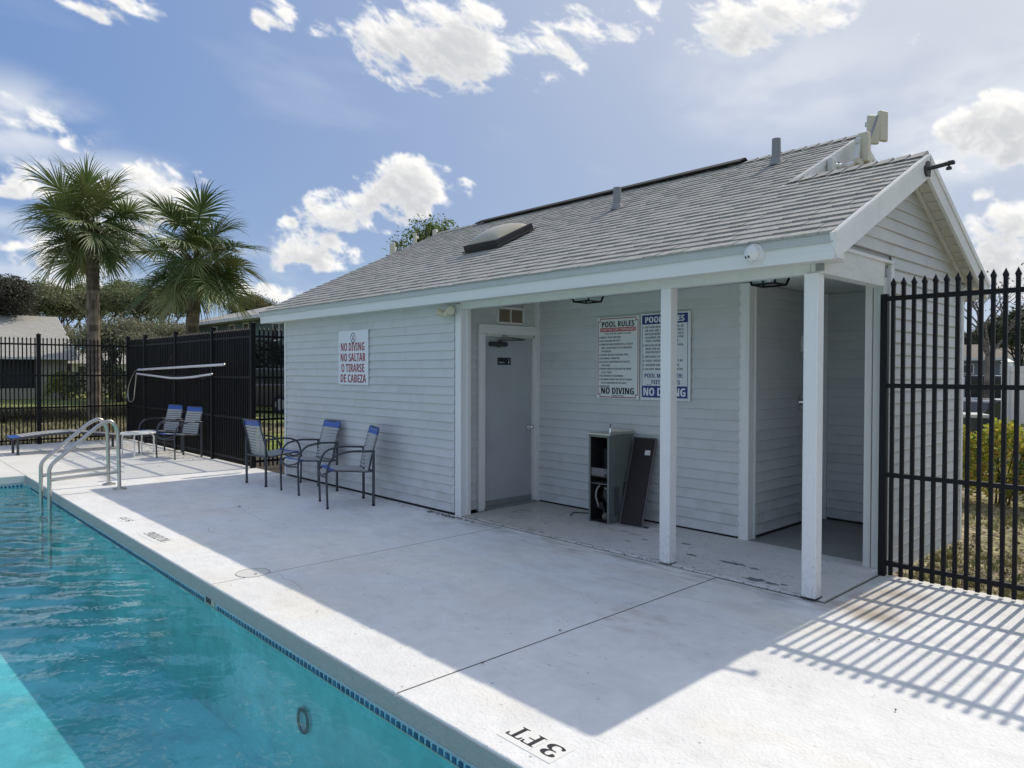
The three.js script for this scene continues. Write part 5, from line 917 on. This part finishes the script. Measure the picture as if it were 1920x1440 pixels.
// ---------------------------------------------------------------- planting by the right fence
function shrub(label, x, z, w, h, seed, cols, leaf = .045, n = 2600) {
  const t = thing('croton_shrub', label, 'shrub', [x, -.06, z], 0, 'yellow green shrubs of the hedge'), r = rng(seed), pos = [], col = [], st = [];
  for (let i = 0; i < 16; i++) { const a = r() * 6.28, q = r() * w * .8, s = V((r() - .5) * .15, 0, (r() - .5) * .15); st.push(tube([[s.x, 0, s.z], [Math.cos(a) * q * .6, h * .5, Math.sin(a) * q * .6], [Math.cos(a) * q, h * (.75 + r() * .2), Math.sin(a) * q]], .008, 8, 5)); }
  put('stem', st, std([.10, .075, .05], .9), t);
  for (let i = 0; i < n; i++) {
    const a = r() * 6.28, u = Math.pow(r(), .55), y = h * (.12 + .88 * Math.pow(r(), .7)), q = w * Math.sqrt(Math.max(.05, 1 - Math.pow(y / h, 3))) * u, bump = .85 + .35 * vnoise(a * 2.2 + seed, y * 7), cx = Math.cos(a) * q * bump, cz = Math.sin(a) * q * bump, l = leaf * (.6 + r() * .9), dir = V(Math.cos(a) + (r() - .5) * 1.4, .35 + (r() - .5) * 1.3, Math.sin(a) + (r() - .5) * 1.4).normalize(), sd = V(r() - .5, r() - .5, r() - .5).cross(dir).normalize(), w2 = l * .36, c = cols[Math.min(cols.length - 1, (Math.pow(r(), 1.1) * cols.length) | 0)], k = .75 + r() * .5, cy = y * (.9 + r() * .16);
    const A = [cx, cy, cz], B = [cx + dir.x * l * .55 + sd.x * w2, cy + dir.y * l * .55 + sd.y * w2 + .006, cz + dir.z * l * .55 + sd.z * w2], C = [cx + dir.x * l * 1.25, cy + dir.y * l * 1.25 - l * .12, cz + dir.z * l * 1.25], D = [cx + dir.x * l * .55 - sd.x * w2, cy + dir.y * l * .55 - sd.y * w2 + .006, cz + dir.z * l * .55 - sd.z * w2];
    pos.push(...A, ...B, ...C, ...A, ...C, ...D); for (let j = 0; j < 6; j++) col.push(c[0] * k, c[1] * k, c[2] * k);
  }
  const g = new THREE.BufferGeometry(); g.setAttribute('position', new THREE.Float32BufferAttribute(pos, 3)); g.setAttribute('color', new THREE.Float32BufferAttribute(col, 3)); g.computeVertexNormals(); put('foliage', clean(g), leafAll, t); return t;
}
const cro = [[.42, .48, .07], [.56, .54, .10], [.27, .36, .06], [.66, .56, .13], [.15, .22, .05], [.56, .36, .10]];
shrub('yellow green shrub nearest the house corner in the hedge', -2.75, -10.2, .42, .90, 1, cro);
shrub('yellow green shrub in the middle of the hedge, the tallest', -2.28, -10.4, .46, .98, 2, cro);
shrub('yellow green shrub at the right end of the hedge with orange leaves', -1.72, -10.25, .45, .84, 3, [[.20, .24, .035], [.34, .20, .05], [.12, .19, .03], [.42, .30, .06], [.07, .12, .025]]);
shrub('low shrub with red leaves at the right picture edge', -1.45, -9.2, .26, .42, 4, [[.28, .05, .03], [.20, .10, .03], [.12, .16, .03]], .04, 900);
shrub('low green shrub behind the hedge under the vinyl fence', -1.9, -11.5, .6, .55, 5, [[.10, .17, .03], [.07, .12, .025], [.15, .21, .04]], .04, 1800);
{
  const t = thing('young_palm', 'young feather palm with arching leaves by the vinyl fence', 'palm', [-1.95, -.06, -12.3]), r = rng(19), m = [std([.10, .15, .05], .5, { side: THREE.DoubleSide }), std([.14, .19, .07], .5, { side: THREE.DoubleSide })];
  put('stem', cyl(.07, .05, .5, 0, .25, 0), treeBark, t);
  for (let i = 0; i < 13; i++) {
    const a = i * 2.4, L = 1.15 + r() * .35, pts = [], e0 = 1.15 - r() * .5, q = []; let P = V(0, .5, 0), e = e0; for (let j = 0; j <= 14; j++) { pts.push(P.clone()); P = P.clone().add(V(Math.cos(a) * Math.cos(e), Math.sin(e), Math.sin(a) * Math.cos(e)).multiplyScalar(L / 14)); e -= .15; }
    for (let j = 2; j < 14; j++) for (const s of [-1, 1]) for (const f of [0, .5]) { const A = pts[j].clone().lerp(pts[j + 1], f), sd = V(-Math.sin(a) * s, 0, Math.cos(a) * s), fw = pts[j + 1].clone().sub(pts[j]).normalize(), l = .34 * Math.sin((j + f) / 15 * 2.7 + .3), tip = A.clone().addScaledVector(sd, l * .75).addScaledVector(fw, l * .6).add(V(0, -.10 - l * .2, 0)), w = fw.clone().multiplyScalar(.012); q.push([A.clone().add(w).toArray(), tip.toArray(), A.clone().sub(w).toArray()]); }
    put('frond', [mesh3(q), tube(pts.filter((_, k) => k % 2 === 0).map((p) => p.toArray()), .007, 16, 5)], m[i % 2], t);
  }
}
// dry yard beyond the right fence: sand coloured soil, leaf litter, thin grass
const yardTex = dataTex(1024, 1024, (u, v) => { const n = fbm(u * 6, v * 6, 5, 6), f = fbm(u * 70, v * 70, 3, 70), b = fbm(u * 30 + 7, v * 30, 4, 30), g = sstep(.5, .66, n) * .6, d = sstep(.56, .7, b) * .4, k = .8 + .6 * (f - .5); return [lerp(lerp(.84, .66, g), .5, d) * k, lerp(lerp(.78, .67, g), .43, d) * k, lerp(lerp(.64, .44, g), .32, d) * k]; });
struct('dry_yard', mesh3([[[-9.8, -.055, -5.86], [6, -.055, -5.86], [6, -.055, -14.2], [-9.8, -.055, -14.2]]]), std([.95, .95, .95], .95, { map: rep(yardTex, 3.3), bumpMap: rep(fine, .7), bumpScale: .02 }));
{
  const r = rng(140), bl = (h) => mesh3([[[-.003, 0, 0], [.003, 0, 0], [.001, h, .3 * h]]]);
  const g = new THREE.BufferGeometry(); { const p = []; for (let i = 0; i < 9; i++) { const a = r() * 6.28, h = .025 + r() * .045, x = (r() - .5) * .05, z = (r() - .5) * .05, c = Math.cos(a), s = Math.sin(a), b = .3 + r() * .5; p.push(x - c * .003, 0, z - s * .003, x + c * .003, 0, z + s * .003, x - s * h * b, h, z + c * h * b); } g.setAttribute('position', new THREE.Float32BufferAttribute(p, 3)); g.computeVertexNormals(); }
  const N = 3600, m = new THREE.InstancedMesh(clean(g), std([1, 1, 1], .8, { side: THREE.DoubleSide }), N), q = new THREE.Matrix4(), e = new THREE.Euler(), c = new THREE.Color();
  for (let i = 0; i < N; i++) { let x, z; do { x = -2.1 + r() * 4.2 - (r() < .25 ? 2 : 0); z = -5.9 - r() * 4.6; } while (fbm(x * 1.3 + 3, z * 1.3 + 40, 3) < .50 + .2 * (r() - .5) || (x < -2.05 && z > -8.1)); q.makeRotationFromEuler(e.set(0, r() * 6.28, 0)); const s = .6 + r() * .9; q.scale(V(s, s, s)); q.setPosition(x, -.056, z); m.setMatrixAt(i, q); const t = r(); c.setRGB(lerp(.16, .38, t), lerp(.21, .33, t), lerp(.05, .15, t)); m.setColorAt(i, c); }
  m.name = 'grass'; m.castShadow = m.receiveShadow = true; m.userData = { label: 'thin patchy grass in the dry yard beyond the right fence', category: 'grass', kind: 'stuff' }; scene.add(m);
  const lf = mesh3([[[-.03, 0, 0], [0, .006, -.012], [.032, .002, 0], [0, .008, .012]]]), K = 3600, o = new THREE.InstancedMesh(lf, std([1, 1, 1], .85, { side: THREE.DoubleSide }), K);
  for (let i = 0; i < K; i++) { let x, z; do { x = -2.1 + r() * 3.6 - (r() < .3 ? 1.6 : 0); z = -5.88 - Math.pow(r(), 1.2) * 4.4; } while (x < -2.05 && z > -8.1); q.makeRotationFromEuler(e.set((r() - .5) * .9, r() * 6.28, (r() - .5) * .9)); const s = .5 + r() * .9; q.scale(V(s, s, s)); q.setPosition(x, -.048, z); o.setMatrixAt(i, q); const t = r(); c.setRGB(lerp(.14, .5, t), lerp(.11, .41, t), lerp(.08, .28, t)); o.setColorAt(i, c); }
  o.name = 'dead_leaves'; o.castShadow = o.receiveShadow = true; o.userData = { label: 'dead brown leaves lying over the dry yard beyond the right fence', category: 'leaves', kind: 'stuff' }; scene.add(o);
  // reeds and weeds along the ditch on the lawn beyond the far fence
  const wg = new THREE.BufferGeometry(); { const p = []; for (let i = 0; i < 14; i++) { const a = r() * 6.28, h = .12 + r() * .26, x = (r() - .5) * .3, z = (r() - .5) * .3, cc = Math.cos(a), s = Math.sin(a), b = .3 + r() * .6; p.push(x - cc * .012, 0, z - s * .012, x + cc * .012, 0, z + s * .012, x - s * h * b, h, z + cc * h * b); } wg.setAttribute('position', new THREE.Float32BufferAttribute(p, 3)); wg.computeVertexNormals(); }
  const Q = 5200, w = new THREE.InstancedMesh(clean(wg), std([1, 1, 1], .85, { side: THREE.DoubleSide }), Q);
  for (let i = 0; i < Q; i++) { const far = i < 2600, z = -9.5 + r() * 13, x = far ? -26.6 - r() * 1.6 + Math.sin(z * .9) * .35 : -18.3 - Math.pow(r(), .8) * 8; q.makeRotationFromEuler(e.set(0, r() * 6.28, 0)); const s = far ? .7 + r() * .8 : .2 + r() * .35; q.scale(V(s, s, s)); q.setPosition(x, -.06, z); w.setMatrixAt(i, q); const t = r(); if (far) c.setRGB(lerp(.03, .085, t), lerp(.035, .075, t), lerp(.02, .045, t)); else c.setRGB(lerp(.10, .22, t), lerp(.12, .20, t), lerp(.05, .10, t)); w.setColorAt(i, c); }
  w.name = 'weeds'; w.castShadow = w.receiveShadow = true; w.userData = { label: 'dark weeds along the ditch and thin grass beyond the far fence', category: 'weeds', kind: 'stuff' }; scene.add(w);
}
struct('ditch_bank', mesh3([[[-26.2, -.054, 9], [-18.06, -.054, 9], [-18.06, -.054, -9.5], [-26.2, -.054, -9.5]]]), std([.80, .78, .70], .95, { map: rep(yardTex, 5.1), bumpMap: rep(fine, 1), bumpScale: .03 }));
function bush(label, x, z, w, h, seed, cols, n = 1500, leaf = .07) { const o = shrub(label, x, z, w, h, seed, cols, leaf, n); o.name = numbered('garden_bush'); delete o.userData.group; o.userData.category = 'bush'; return o; }
bush('small green bush beside the cream house wall', -46.6, -8.9, .9, 1.5, 41, [[.14, .20, .06], [.22, .26, .08], [.34, .30, .10]], 1600, .12);
bush('dark clipped bush behind the short fence beside the pool house', -31.4, -13.9, 1.9, 2.9, 42, [[.025, .035, .018], [.035, .045, .02]], 5200, .12);
bush('dark leafy bush under the oaks beside the palm trunk', -40, -9.2, 1.4, 2.0, 43, [[.05, .06, .035], [.07, .085, .045]], 2200, .13);
renderer.render(scene, camera);
